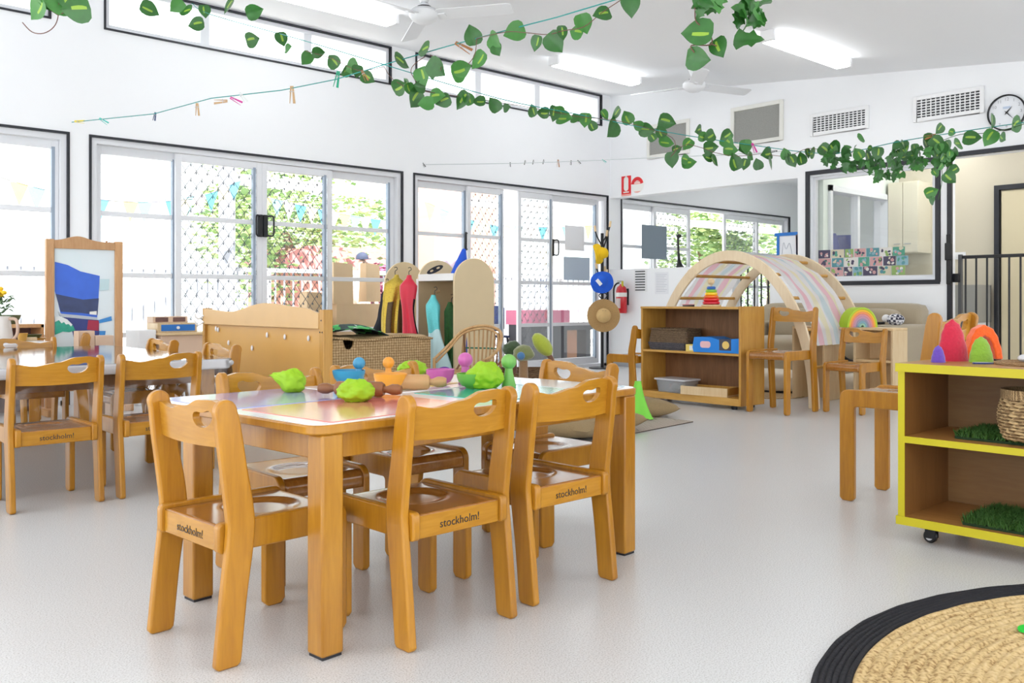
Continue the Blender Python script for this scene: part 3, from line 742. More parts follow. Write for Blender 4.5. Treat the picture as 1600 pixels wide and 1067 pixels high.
for sx in (-1, 1):
    for sy in (-1, 1): MB().lathe([(0,0),(.022,0),(.022,.025),(.012,.031),(0,.031)], 14).build('caster', BLKM, t, loc=(sx*.11, sy*.40, 0))
SB = lambda x, y, z: (5.93 + x*math.cos(R(-2)) - y*math.sin(R(-2)), 4.26 + x*math.sin(R(-2)) + y*math.cos(R(-2)), z)
# stacking ring toy
t = thing('stacking_toy', 'rainbow stacking ring toy with a wooden ball on top, on the open shelf', 'toy', SB(-.02, -.12, hz))
MB().lathe([(0,0),(.075,0),(.078,.008),(.072,.016),(0,.016)], 28).build('base', LTW, t, smooth=40)
z = .016
for r, h, c, nm in ((.066, .026, (.62,.01,.03), 'ring'), (.062, .024, (.75,.02,.02), 'ring'), (.055, .022, (.88,.18,.01), 'ring'), (.049, .022, (.92,.60,.01), 'ring'), (.043, .022, (.25,.50,.02), 'ring'), (.034, .024, (.02,.12,.45), 'ring')):
    MB().lathe([(0, z), (r*.85, z), (r, z+h*.3), (r, z+h*.7), (r*.85, z+h), (0, z+h)], 28).build(nm, mat('ring_%d' % int(z*1000), c, .3), t, smooth=40); z += h
MB().tube([(0,0,z), (0,0,z+.02)], .008, 10).build('peg', LTW, t); MB().sphere((0,0,z+.038), .026, 20, 12).build('ball', LTW, t, smooth=80)
# dark flat toy on top
t = thing('toy_plane', 'small dark and pink flat toy lying on top of the open shelf', 'toy', SB(-.06, .07, hz), R(60))
MB().prism(ellipse(0, 0, .11, .018, 20), 0, .014, 'xy').build('body', BLKM, t, bevel=.003); MB().prism(rrect(-.02, .02, -.05, .05, .012), .014, .018, 'xy').build('wing', mat('toy_pink', (.75,.2,.25), .4), t)
# woven basket on shelf
GB = weave('brown_wicker', (.06, .035, .02), (.30, .19, .10), 40, .8, 'Z')
def basket_box(t, w, d, h, m, lip=.008, taper=.9):
    rows = []
    for k in range(9):
        f = k/8; s = taper + (1-taper)*f; rows.append([(x*s, y*s, h*f) for x, y in rrect(-w/2, w/2, -d/2, d/2, .03, 4)])
    for k in range(8, -1, -1):
        f = k/8; s = taper + (1-taper)*f; rows.append([(x*s*.94, y*s*.94, .01 + (h-.01)*f) for x, y in rrect(-w/2, w/2, -d/2, d/2, .03, 4)])
    mb = MB().grid(rows, wrap=True); n = len(rows[0]); mb.f.append(tuple(range(n))[::-1]); mb.mi.append(0); mb.f.append(tuple(range(len(mb.v)-n, len(mb.v)))); mb.mi.append(0)
    return mb.build('basket_body', m, t, smooth=50)
t = thing('woven_basket', 'brown woven basket stacked on a darker one on the middle level of the open shelf', 'basket', SB(-.02, .23, .478)); t.rotation_euler[2] = R(-2)
basket_box(t, .21, .36, .105, GB, taper=1.1)
mb = MB().tube([(x, y, .105) for x, y in rrect(-.105, .105, -.18, .18, .03, 4)], .009, 8, closed=True); mb.build('rim', GB, t, smooth=60)
t = thing('woven_basket', 'dark grey woven basket underneath the brown one on the middle level', 'basket', SB(-.02, .24, .418)); t.rotation_euler[2] = R(-2)
basket_box(t, .23, .40, .06, weave('grey_wicker', (.03,.03,.04), (.16,.15,.17), 40, .8))
# blue toy box
BLU = mat('bright_blue_card', (.01, .22, .72), .4)
t = thing('toy_box', 'torn bright blue cardboard toy box on the middle level of the open shelf', 'box', SB(-.10, -.27, .418)); t.rotation_euler[2] = R(4)
MB().prism([(-.19, 0), (.21, 0), (.22, .035), (.205, .115), (.06, .118), (-.01, .098), (-.20, .115)], -.05, .16, 'yz').build('carton', BLU, t, bevel=.003)
g = MB(); g.prism(rrect(.06, .15, .035, .085, .02, 4), -.0508, -.05, 'yz'); g.build('printed_patch', mat('print_pale_pink', (.80,.50,.52), .5), t)
g = MB(); g.box(-.0508, -.05, -.115, -.015, .02, .105); g.build('window_patch', mat('print_dark', (.05,.05,.08), .4), t)
g = MB(); g.prism(ellipse(-.07, .06, .03, .03, 14), -.0516, -.0508, 'yz'); g.build('printed_face', mat('print_yellow', (.80,.55,.15), .5), t)
t = thing('small_carton', 'small yellow and white carton at the left end of the blue box', 'box', SB(-.12, -.02, .418))
MB().box(-.03, .03, -.045, .045, 0, .055).build('carton', mat('yellow_card', (.80, .62, .15), .5), t, bevel=.002); MB().box(-.0306, -.03, -.04, .01, .01, .045).build('printed_patch', SGW, t)
# clear box, wooden box
t = thing('storage_box', 'clear plastic storage box with a lid on the bottom level', 'storage box', SB(-.06, .18, .085)); t.rotation_euler[2] = R(-4)
CLB2 = glass('cloudy_plastic', (.86, .88, .92), 1.5, .15, .22)
basket_box(t, .20, .30, .095, CLB2, taper=.9).name = 'tub'
MB().prism(rrect(-.108, .108, -.16, .16, .02, 4), .095, .108, 'xy').build('lid', mat('grey_clear_lid', (.62,.63,.66), .25), t, bevel=.003)
for k, (y, c) in enumerate(((-.09, (.5,.5,.2)), (0, (.65,.63,.5)), (.09, (.6,.15,.1)))):
    MB().sphere((-.02, y, .04), .035, 14, 8, sc=(1,1.2,.8)).build('contents', mat('contents_%d' % k, c, .5), t, smooth=80)
t = thing('wooden_box', 'low open pale wooden box on the bottom level of the open shelf', 'box', SB(-.05, -.13, .085)); t.rotation_euler[2] = R(6)
MB().box(-.10, .10, -.20, .20, 0, .012).build('base', LTW, t)
for x0, x1, y0, y1 in ((-.10,-.088,-.20,.20),(.088,.10,-.20,.20),(-.088,.088,-.20,-.188),(-.088,.088,.188,.20)): MB().box(x0,x1,y0,y1,.012,.065).build('side', LTW if x1 < 0 and y1 > .1 else ORW, t)

# ================================================================ CLIMBING ARCH WITH STRIPED CLOTH
ux0, ux1, av = 6.27, 7.19, 4.24
t = thing('climbing_arch', 'pale wooden climbing arch made of two curved frames joined by rungs', 'climbing frame', (ux0, av, 0))
ARW = wood('arch_birch', (.72, .57, .38), (.80, .67, .48), .45)
AA, AB, AWD = .80, 1.22, .085
def arch_pt(th, k=0): return ((AA-k)*math.cos(th), (AB-k)*math.sin(th))
outl = [arch_pt(PI*i/40) for i in range(41)] + [arch_pt(PI*i/40, AWD) for i in range(40, -1, -1)]
for x in (0, ux1-ux0-.024): MB().prism(outl, x, x+.024, 'yz').build('arch_frame', ARW, t, bevel=.005)
RG = []
for i in range(1, 12):
    th = PI*i/12; y, z = arch_pt(th, AWD/2); RG.append((y, z))
    MB().tube([(.004, y, z), (ux1-ux0-.004, y, z)], .013, 12).build('rung', ORW, t, smooth=40)
for x in (-.008, ux1-ux0-.004):
    MB().lathe([(0,0),(.04,0),(.044,.004),(.04,.012),(0,.012)], 24, M=Matrix.Translation((x, *arch_pt(R(62), .045))) @ Matrix.Rotation(PI/2, 4, 'Y')).build('hub_cap', ARW, t)
# striped cloth over the rungs
cols = [(.90,.90,.92), (.92,.62,.70), (.90,.89,.91), (.92,.88,.66), (.90,.90,.92), (.68,.80,.86), (.90,.90,.91), (.92,.62,.70), (.92,.88,.68), (.90,.90,.92)]
def thin_cloth(name, c):
    m, nt, b = _base(name); b.inputs['Base Color'].default_value = (*c, 1); b.inputs['Roughness'].default_value = .8
    tr = nt.nodes.new('ShaderNodeBsdfTranslucent'); tr.inputs['Color'].default_value = (*c, 1); mx = nt.nodes.new('ShaderNodeMixShader'); mx.inputs['Fac'].default_value = .45
    out = nt.nodes['Material Output']; nt.links.new(b.outputs[0], mx.inputs[1]); nt.links.new(tr.outputs[0], mx.inputs[2]); nt.links.new(mx.outputs[0], out.inputs['Surface']); return m
cm = [thin_cloth('cloth_stripe_%d' % i, c) for i, c in enumerate(cols)]
NX = 30; path = []
ths = [PI*(1.55 + 8.9*i/60)/12 for i in range(61)]
mb = MB(); wd = .62
rows = []
for i, th in enumerate(ths):
    k = i/60; y, z = arch_pt(th, AWD/2); s = abs(math.sin(12*th))
    sag = -.010*s + .018
    n = Vector((y/AA**2, z/AB**2)).normalized(); row = []
    for j in range(NX+1):
        x = .13 + wd*j/NX + .02*math.sin(i*.15); w = .010*math.sin(j*1.1 + i*.25)*s
        row.append((x, y+n.x*(sag+w), z+n.y*(sag+w)))
    rows.append(row)
for j in range(NX):
    for i in range(60): mb.add([rows[i][j], rows[i][j+1], rows[i+1][j+1], rows[i+1][j]], [(0,1,2,3)], min(len(cols)-1, int(j/NX*len(cols))))
o = mb.build('striped_cloth', cm, smooth=80); place(o, (ux0, av, 0)); tag(o, 'sheer cloth with pastel stripes draped over the climbing arch', 'cloth')

# ================================================================ CUBBY, RAINBOW
CBX, CB0, CB1, CBH = 6.82, 3.13, 3.98, .60
t = thing('cubby_shelf', 'pale open wooden cubby behind the mid-sized chair', 'shelf', (CBX, CB0, 0))
L = CB1-CB0
for y in (0, .30, .56, L-.018): MB().box(0, .25, y, y+.018, 0, CBH-.018).build('upright', LTW, t, bevel=.002, seg=1)
MB().box(0, .25, 0, L, CBH-.018, CBH).build('top_board', LTWX, t, bevel=.002, seg=1)
MB().box(.0, .25, .018, .30, .335, .352).build('shelf_board', LTWX, t); MB().box(0, .25, .018, .30, .02, .04).build('bottom_board', LTWX, t)
MB().box(.238, .25, .018, .30, .04, CBH-.018).build('back_panel', LTW, t); MB().box(.238, .25, .578, L-.018, .0, CBH-.018).build('back_panel', LTW, t)
t = thing('rainbow_toy', 'nested wooden rainbow arches standing on the pale cubby', 'toy', (6.945, 3.47, CBH), R(-30))
rb = [(.42,.62,.02), (.86,.50,.02), (.88,.30,.12), (.70,.30,.34), (.55,.32,.45), (.30,.30,.42), (.20,.38,.48), (.30,.55,.42), (.02,.05,.05)]
r = .135
for i, c in enumerate(rb):
    r1 = r-.0145
    if i == len(rb)-1: break
    o2 = [(r*math.cos(PI*k/24), r*1.18*math.sin(PI*k/24)) for k in range(25)] + [(r1*math.cos(PI*k/24), r1*1.18*math.sin(PI*k/24)) for k in range(24, -1, -1)]
    MB().prism(o2, -.06, .06, 'xz').build('arch_piece', mat('rainbow_%d' % i, c, .5), t, bevel=.0015, seg=1); r = r1-.0008

# ================================================================ SOFA
SOF = mat('beige_linen', (.40, .33, .23), .85, var=.12, scale=220, bump=.25, sheen=.2)
t = thing('sofa', 'beige fabric sofa against the wall under the kitchen window', 'sofa', (8.5, 4.36, 0))
def cushion(x0, x1, y0, y1, z0, z1, puff=.03, e=5.0):
    mb = MB(); cx, cy, cz = (x0+x1)/2, (y0+y1)/2, (z0+z1)/2; hx, hy, hz = (x1-x0)/2, (y1-y0)/2, (z1-z0)/2
    def f(q, d):
        m = (abs(d.x)**e + abs(d.y)**e + abs(d.z)**e)**(-1/e)
        v = Vector((d.x*m*hx, d.y*m*hy, d.z*m*hz)); k = (1-min(1, abs(v.x/hx))**2)*(1-min(1, abs(v.y/hy))**2)
        v.z += puff*k*(1 if d.z > 0 else -1); return v
    mb.sphere((cx, cy, cz), 1, 40, 24, fn=f); return mb
MB().box(-.88, -.05, -.78, .78, .10, .30).build('sofa_base', SOF, t, bevel=.02)
cushion(-.25, -.03, -.82, .82, .28, .79, .0, 12.0).build('sofa_back', SOF, t, smooth=70)
for s in (-1, 1):
    MB().box(-.90, -.05, min(s*.68, s*.86), max(s*.68, s*.86), .08, .60).build('armrest', SOF, t, bevel=.04, seg=5)
for y0, y1 in ((-.67, 0), (.0, .67)):
    cushion(-.92, -.24, y0+.005, y1-.005, .29, .46, .02).build('seat_cushion', SOF, t, smooth=70); cushion(-.40, -.20, y0+.01, y1-.01, .44, .74, .0).build('back_cushion', SOF, t, smooth=70)
for x in (-.82, -.12):
    for y in (-.75, .75): MB().box(x-.03, x+.03, y-.03, y+.03, 0, .10).build('leg', BLACK, t)
# toy on sofa arm
t = thing('plush_toy', 'small black and white checked toy on the right sofa arm', 'toy', (7.85, 3.60, .60))
m, nt, b = _base('checked_cloth'); ck = nt.nodes.new('ShaderNodeTexChecker'); ck.inputs['Scale'].default_value = 45; ck.inputs['Color1'].default_value = (.75,.75,.78,1); ck.inputs['Color2'].default_value = (.04,.04,.07,1)
tc = nt.nodes.new('ShaderNodeTexCoord'); nt.links.new(tc.outputs['Object'], ck.inputs['Vector']); nt.links.new(ck.outputs['Color'], b.inputs['Base Color']); b.inputs['Roughness'].default_value = .8
MB().sphere((0, -.02, .045), .07, 20, 14, sc=(.8,1.1,.75)).build('body', m, t, smooth=80); MB().sphere((0, .065, .055), .035, 16, 10).build('head', WPL, t, smooth=80); MB().tube(catmull([(0, .08, .015), (0, .12, .012), (-.02, .17, .012)], 5), .012, 8).build('strap', BLKM, t)
# floor cushions behind the chairs
t = thing('floor_cushion', 'pale cushion with a black underside on the floor before the sofa', 'cushion', (7.25, 4.42, .12))
cushion(-.22, .22, -.3, .3, -.11, .06, .02).build('cushion_cover', mat('cream_cushion', (.70,.64,.54), .9, bump=.2, var=.1), t, smooth=70); MB().prism(rrect(-.2, .2, -.28, .28, .1, 6), -.12, -.07, 'xy').build('black_base', BLACK, t)
t = thing('floor_cushion', 'pale floor cushion half hidden behind the mid-sized chair', 'cushion', (7.40, 3.62, .10))
cushion(-.2, .2, -.24, .24, -.1, .08, .02).build('cushion_cover', mat('cream_cushion', (0,0,0)), t, smooth=70)
t = thing('round_mat', 'small round jute mat on the floor before the sofa', 'rug', (6.9, 4.25, 0)); MB().lathe([(0,0),(.30,0),(.30,.008),(0,.01)], 40).build('braid', weave('jute_ring', (.35,.24,.12), (.6,.44,.26), 30), t)
t = thing('coiled_hoop', 'black and white hoop leaning on the sofa behind the cubby', 'hoop', (7.44, 3.78, .39), R(90)); MB().tube([(.1*math.cos(2*PI*i/28), .03*math.sin(2*PI*i/28), .1*math.sin(2*PI*i/28)) for i in range(28)], .012, 8, closed=True).build('ring', BLKM, t, smooth=60)

# ================================================================ YELLOW EDGED SHELF
YEL = mat('yellow_edging', (.56, .48, .010), .45)
OFW = wood('cherry_laminate', (.36, .16, .04), (.45, .22, .065), .4, stretch=(6, .6, 6)); OFV = wood('cherry_laminate_shaded', (.20, .085, .02), (.27, .12, .035), .4)  # upright laminate is a darker copy, the shelf's inner shade put into its colour
SX, SY1 = 3.035, 1.376; SLEN = .75
t = thing('toy_shelf', 'low two level shelf on casters with bright yellow edges', 'shelf', (SX, SY1, 0))
D = .365
def board(x0, x1, y0, y1, z0, z1, nm, m, edge='x'):
    p = MB().box(x0+.003, x1, y0, y1, z0, z1).build(nm, m, t)
    g = MB().box(x0, x0+.003, y0, y1, z0, z1); g.build('yellow_edge', YEL, p); return p
p = board(-.006, D, -SLEN-.004, .004, .572, .60, 'top_board', OFW); MB().box(-.006, D, .004, .007, .572, .60).build('yellow_edge', YEL, p)
p = board(0, D, -.022, 0, .086, .572, 'side_panel', OFV)
board(0, D, -SLEN, -SLEN+.022, .086, .572, 'side_panel', OFV)
board(0, D-.01, -SLEN+.022, -.022, .334, .356, 'shelf_board', OFW)
p = board(-.004, D, -SLEN-.002, .003, .058, .086, 'bottom_board', OFW); MB().box(-.004, D, .003, .006, .058, .086).build('yellow_edge', YEL, p)
MB().box(D-.008, D, -SLEN+.022, -.022, .086, .572).build('back_panel', wood('back_laminate_shaded', (.22, .11, .038), (.27, .145, .052), .45, stretch=(6,.6,6)), t)  # back panel coloured darker, standing in for the shade inside the shelf
for x in (.055, D-.05):
    for y in (-.085, -SLEN+.06):
        c = MB().box(x-.022, x+.022, y-.028, y+.028, .052, .058).box(x-.016, x-.012, y-.02, y+.012, .018, .055).box(x+.012, x+.016, y-.02, y+.012, .018, .055).build('caster', BLKM, t)
        MB().lathe([(0,-.010),(.018,-.010),(.0215,-.006),(.0215,.006),(.018,.010),(0,.010)], 24, M=Matrix.Translation((x, y, .0225)) @ Matrix.Rotation(PI/2, 4, 'Y')).build('wheel', BLKM, c, smooth=40)
        MB().lathe([(0,-.0125),(.012,-.0125),(.012,.0125),(0,.0125)], 16, M=Matrix.Translation((x, y, .0225)) @ Matrix.Rotation(PI/2, 4, 'Y')).build('wheel_hub', mat('hub_grey', (.55,.55,.56), .4), c)
ZT = .60
def felt(name, c): return mat(name, c, .95, var=.18, scale=120, bump=.5, sheen=.5)
def felt_hill(px, py, w, h, d, m, label, lean=0.0, rz=0, hole=None):
    p = at(px, py, ZT)
    n = 16
    def prof(w, h):
        return [(-w/2*interp([0,.25,.6,.85,1],[1,.95,.74,.50,0], f), h*f) for f in [i/n for i in range(n+1)]] + [(w/2*interp([0,.25,.6,.85,1],[1,.95,.77,.53,0], f), h*f) for f in [1-i/n for i in range(1, n+1)]]
    if hole:
        a = prof(w, h); b2 = prof(*hole); o = a[:len(a)] + b2[::-1]
        mb = MB().prism([(x + lean*z, z) for x, z in o], -d/2, d/2, 'xz')
    else:
        rows = []
        for i in range(n+1):
            f = i/n; f = f if i < n else .995; ww = w/2*interp([0,.25,.6,.85,1],[1,.95,.75,.52,0.06], f); dd = d/2*interp([0,.3,.7,1],[1,.95,.7,.1], f)
            rows.append([(ww*math.cos(2*PI*j/28)+lean*h*f, dd*math.sin(2*PI*j/28), h*f) for j in range(28)])
        mb = MB().grid(rows, wrap=True); k = len(mb.v); mb.f += [tuple(range(28))[::-1], tuple(range(k-28, k))]; mb.mi += [0, 0]
    o = mb.build('felt_hill', m, bevel=.006 if hole else 0, seg=3, smooth=60); place(o, (p.x, p.y, ZT), ANG-PI/2+rz); tag(o, label, 'felt toy', 'felt hills on the yellow edged shelf'); return o
felt_hill(1466, 566, .047, .058, .040, felt('felt_purple', (.13,.06,.42)), 'tiny purple felt hill at the corner of the yellow shelf')
felt_hill(1489, 564, .105, .146, .05, felt('felt_crimson', (.55,.015,.05)), 'tall crimson felt hill behind the tiny purple one', -.02)
felt_hill(1535, 561, .128, .126, .045, felt('felt_orange', (.90,.12,.01)), 'bright orange felt arch around the green felt hill', -.02, 0, (.075, .085))
felt_hill(1533, 566, .082, .088, .045, felt('felt_green', (.22,.40,.03)), 'small green felt hill in front of the orange felt arch', -.01)
o = MB().prism(ellipse(0, 0, .035, .016, 24), 0, .005, 'xy').build('felt_pad', felt('felt_navy', (.02,.04,.16))); p = at(1536, 568.5, ZT); place(o, (p.x, p.y, ZT), ANG-PI/2); tag(o, 'flat navy felt pad at the foot of the green felt hill', 'felt toy')
p = at(1612, 570, ZT); t = thing('wicker_placemat', 'round wicker placemat on top of the yellow edged shelf', 'placemat', (p.x, p.y, ZT))
mb = MB()
for k in range(9): mb.tube([((.012+.0115*k)*math.cos(2*PI*i/40), (.012+.0115*k)*math.sin(2*PI*i/40), .005) for i in range(40)], .0056, 6, closed=True)
mb.build('coil', weave('tan_wicker', (.28,.15,.06), (.55,.36,.18), 60, .8), t, smooth=60)
p = at(1603, 566, ZT+.01); t = thing('wooden_mouse', 'small smooth grey white object resting on the wicker placemat', 'ornament', (p.x, p.y, ZT+.0105)); MB().sphere((0,0,.013), .026, 20, 12, sc=(1.4,.9,.5)).build('body', mat('pebble_grey', (.62,.62,.64), .3), t, smooth=80)
# grass mats and basket
GRS = mat('artificial_grass', (.035, .11, .012), .7, var=.45, scale=60); GRB = mat('grass_backing', (.008, .03, .006), .9)
def grass_mat(x0, x1, y0, y1, z, h, n, label, seed):
    rnd = random.Random(seed); cx, cy = (x0+x1)/2, (y0+y1)/2; t = thing('grass_mat', label, 'grass mat', (cx, cy, z), 0, 'artificial grass mats in the yellow edged shelf')
    hx, hy = (x1-x0)/2, (y1-y0)/2
    MB().prism(rrect(-hx, hx, -hy, hy, .01), 0, .008, 'xy').build('backing', GRB, t)
    mb = MB()
    for i in range(n):
        x = rnd.uniform(-hx, hx); y = rnd.uniform(-hy, hy); a = rnd.uniform(0, 2*PI); w = .0022; hh = h*rnd.uniform(.6, 1.15); lx = rnd.uniform(-.7, .7)*h; ly = rnd.uniform(-.7, .7)*h
        dx, dy = w*math.cos(a), w*math.sin(a)
        mb.add([(x-dx, y-dy, .006), (x+dx, y+dy, .006), (x+dx*.8+lx*.4, y+dy*.8+ly*.4, .006+hh*.6), (x-dx*.8+lx*.4, y-dy*.8+ly*.4, .006+hh*.6), (x+lx, y+ly, .006+hh)], [(0,1,2,3),(3,2,4)])
    o = mb.build('blades', GRS, t); o['kind'] = 'stuff'
grass_mat(3.06, 3.34, .70, 1.18, .0865, .028, 9000, 'artificial grass mat on the bottom level of the yellow edged shelf', 1)
grass_mat(3.10, 3.36, .72, 1.22, .3565, .024, 7000, 'artificial grass mat under the wicker basket on the upper level', 2)
t = thing('seagrass_basket', 'round seagrass basket standing on the grass mat in the yellow edged shelf', 'basket', (3.165, .985, .372))
SG = weave('seagrass', (.16,.09,.035), (.62,.44,.22), 30, .8, 'Z', 22)
mb = MB()
for k in range(12):
    r = .098 + .012*math.sin(PI*k/11*.9); mb.tube([((r + .003*math.sin(j*PI/2 + (k % 2)*PI))*math.cos(2*PI*j/72), (r + .003*math.sin(j*PI/2 + (k % 2)*PI))*math.sin(2*PI*j/72), .006+.0105*k + .002*math.sin(j*PI/2+k*PI)) for j in range(72)], .0068, 6, closed=True)
mb.lathe([(0,.002),(.095,.002),(.095,.006),(0,.006)], 32)
mb.build('basket_body', SG, t, smooth=60)
MB().lathe([(.10,.128),(.108,.128),(.108,.158),(.100,.158)], 60, closed=True).build('rim', weave('seagrass_rim', (.20,.12,.05), (.50,.34,.17), 90, .8, 'X'), t, smooth=50)

# ================================================================ ROUND JUTE RUG
t = thing('round_rug', 'round braided jute rug with a wide black border at the camera side', 'rug', (2.219, -.04, 0))
RR = 1.123; JUT = None
m, nt, b = _base('braided_jute'); tc = nt.nodes.new('ShaderNodeTexCoord'); nz = nt.nodes.new('ShaderNodeTexNoise'); nz.inputs['Scale'].default_value = 95; nz.inputs['Detail'].default_value = 3
n2 = nt.nodes.new('ShaderNodeTexNoise'); n2.inputs['Scale'].default_value = 5; n2.inputs['Detail'].default_value = 3
cr = nt.nodes.new('ShaderNodeValToRGB'); cr.color_ramp.elements[0].position = .3; cr.color_ramp.elements[0].color = (.30, .17, .06, 1); cr.color_ramp.elements[1].position = .48; cr.color_ramp.elements[1].color = (.62, .44, .20, 1); e = cr.color_ramp.elements.new(.7); e.color = (.72, .54, .29, 1)
ad = nt.nodes.new('ShaderNodeMath'); ad.operation = 'MULTIPLY_ADD'; ad.inputs[1].default_value = .35; sb = nt.nodes.new('ShaderNodeMath'); sb.operation = 'SUBTRACT'; sb.inputs[1].default_value = .175
nt.links.new(tc.outputs['Object'], nz.inputs['Vector']); nt.links.new(tc.outputs['Object'], n2.inputs['Vector']); nt.links.new(n2.outputs['Fac'], ad.inputs[0]); nt.links.new(nz.outputs['Fac'], ad.inputs[2]); nt.links.new(ad.outputs[0], sb.inputs[0]); nt.links.new(sb.outputs[0], cr.inputs['Fac']); nt.links.new(cr.outputs['Color'], b.inputs['Base Color'])
bp = nt.nodes.new('ShaderNodeBump'); bp.inputs['Strength'].default_value = .4; bp.inputs['Distance'].default_value = .004; nt.links.new(nz.outputs['Fac'], bp.inputs['Height']); nt.links.new(bp.outputs['Normal'], b.inputs['Normal']); b.inputs['Roughness'].default_value = .9
JUT = m
def rings(r0, r1, p, h, seed):
    pr = []; k = 0; n = round((r1-r0)/p)
    for i in range(n):
        a = r0+(r1-r0)*i/n
        for q, hh in ((0, .55), (.25, .92), (.5, 1), (.75, .92)): pr.append((a+(r1-r0)/n*q, h*hh))
    pr.append((r1, h*.4)); return pr
BI = RR-.080
def wob(p, a): return Vector((p.x*(1+.0004*math.sin(a*37)), p.y*(1+.0004*math.sin(a*37)), p.z + .0008*math.sin(a*160 + p.xy.length*300)))
MB().lathe([(0, .010)] + rings(.012, BI, .024, .0105, 1) + [(BI, 0)], 200, fn=wob).build('braid', JUT, t, smooth=60)
MB().lathe([(BI, 0)] + rings(BI, RR, .0135, .0105, 2) + [(RR, 0)], 200, fn=wob).build('border', mat('black_braid', (.010,.010,.014), .9, var=.4, scale=90, bump=.6), t, smooth=60)
p = at(1604, 984, .013); o = MB().prism(ellipse(0, 0, .03, .018, 14), 0, .004, 'xy').build('green_counter', mat('bright_green_plastic', (.02,.65,.06), .4)); place(o, (p.x, p.y, .014)); tag(o, 'bright green plastic piece lying on the jute rug', 'toy')
# ================================================================ PUPPET STAND (wooden panel with wavy top)
t = thing('puppet_stand', 'wooden play stand with wavy top rail and white hooks, between the two tables', 'play stand', (2.41, 4.03, 0))
Ln = 1.44
MB().box(-.0, .055, -.0, .045, 0, .765).build('end_post', ORW, t, bevel=.004); MB().box(.0, .055, Ln-.03, Ln, 0, .765).build('end_post', ORW, t, bevel=.004)
top = [(.045+ (Ln-.075)*i/40, .76 + interp([0,.12,.42,.75,1],[-.012,.015,.038,-.014,.0], i/40)) for i in range(41)]
MB().prism([(.045, .665), (Ln-.03, .665)] + top[::-1], -.004, .018, 'yz').build('wavy_rail', mat('pale_maple', (.66, .41, .17), .35, var=.06, scale=9), t, bevel=.004)
MB().box(.02, .032, .045, Ln-.03, .04, .665).build('back_panel', mat('maple_panel', (.62, .34, .085), .3, var=.06, scale=7), t)
MB().box(.032, .05, .045, Ln-.03, .04, .10).build('base_rail', ORW, t)
for y in (.0, Ln-.045): MB().box(-.12, .20, y, y+.045, -.0, .03).build('foot', ORW, t, bevel=.004)
for y, z in ((.17, .615), (.42, .615), (.62, .62), (.80, .54), (1.10, .56), (1.24, .635), (1.27, .64)): MB().sphere((.012, y, z), .013, 12, 8, sc=(.5, .6, 1.2)).build('hook_dot', WPL, t, smooth=80)
for q in ((Ln+.005, .70), (Ln+.005, .66)):
    MB().tube(catmull([(-.004, Ln-.03, q[1]+.02), (-.03, Ln-.02, q[1]), (-.05, Ln-.02, q[1]+.01), (-.055, Ln-.02, q[1]+.03)], 5), .005, 8).build('wall_hook', WPL, t)
for y, z in ((.022, .71), (.012, .65), (.034, .65)): MB().lathe([(0,0),(.004,0),(.004,.002),(0,.002)], 10, M=Matrix.Translation((-.002, y, z)) @ Matrix.Rotation(PI/2, 4, 'Y')).build('screw', BLACK, t)

# ================================================================ WICKER TRUNK
WK = weave('tan_rush', (.30,.18,.07), (.68,.49,.27), 16, .75, 'Z', 15)
t = thing('wicker_chest', 'large woven rush trunk with a bulging lid behind the play table', 'trunk', (3.88, 5.90, 0))
bx, by, bh = .455, .25, .53
o = [( -bx, 0), (bx, 0), (bx, bh), (-bx, bh)]
notch = [(-bx+.115, bh), (-bx+.13, bh-.055), (-bx+.150, bh-.072), (-bx+.178, bh-.072), (-bx+.198, bh-.055), (-bx+.213, bh)]
MB().prism([(-bx, 0), (bx, 0), (bx, bh)] + notch[::-1] + [(-bx, bh)], -by, -by+.02, 'xz').box(-bx, bx, by-.02, by, 0, bh).box(-bx, -bx+.02, -by+.02, by-.02, 0, bh).box(bx-.02, bx, -by+.02, by-.02, 0, bh).box(-bx+.02, bx-.02, -by+.02, by-.02, 0, .02).build('trunk_body', WK, t, bevel=.004)
MB().box(-bx+.05, bx-.05, -by+.04, by-.04, .02, bh-.14).build('dark_lining', mat('dark_lining', (.02,.015,.012), .9), t)
rows = []
for j in range(9):
    y = -by-.012 + (2*by+.024)*j/8; rows.append([(-bx-.012 + (2*bx+.024)*i/24, y, bh + .006 + .018*math.sin(PI*j/8) + .012*math.sin(i*.42+1.1)*(1 if j < 2 else .4) + .006*noise.noise(Vector((i*.5, j*.5, 0)))) for i in range(25)])
MB().grid(rows).build('lid', WK, t, smooth=60, solid=.014)
# patterned green cloth on the trunk
m, nt, b = _base('jungle_print'); tc = nt.nodes.new('ShaderNodeTexCoord'); vo = nt.nodes.new('ShaderNodeTexVoronoi'); vo.inputs['Scale'].default_value = 16; cr = nt.nodes.new('ShaderNodeValToRGB'); cr.color_ramp.interpolation = 'CONSTANT'
nt.links.new(tc.outputs['Object'], vo.inputs['Vector']); nt.links.new(vo.outputs['Color'], cr.inputs['Fac']); nt.links.new(cr.outputs['Color'], b.inputs['Base Color']); b.inputs['Roughness'].default_value = .8
cr.color_ramp.elements[0].color = (.01,.03,.03,1); cr.color_ramp.elements[1].position = .45; cr.color_ramp.elements[1].color = (.03,.33,.06,1)
for p_, c_ in ((.62, (.01,.05,.04,1)), (.78, (.10,.48,.14,1)), (.9, (.7,.75,.7,1))): e = cr.color_ramp.elements.new(p_); e.color = c_
JUN = m
rows = []
for j in range(15):
    y = -.23 + .44*j/14; row = []
    for i in range(29):
        x = -.50 + .62*i/28; z = bh + .05 + .03*noise.noise(Vector((x*6, y*6, 2))) + .055*math.exp(-((x+.17)/.16)**2)*math.exp(-(y/.22)**2) - .04*max(0, (x-.0)/.12)
        if x < -.47: z -= (-.47-x)*9
        row.append((x, y, z))
    rows.append(row)
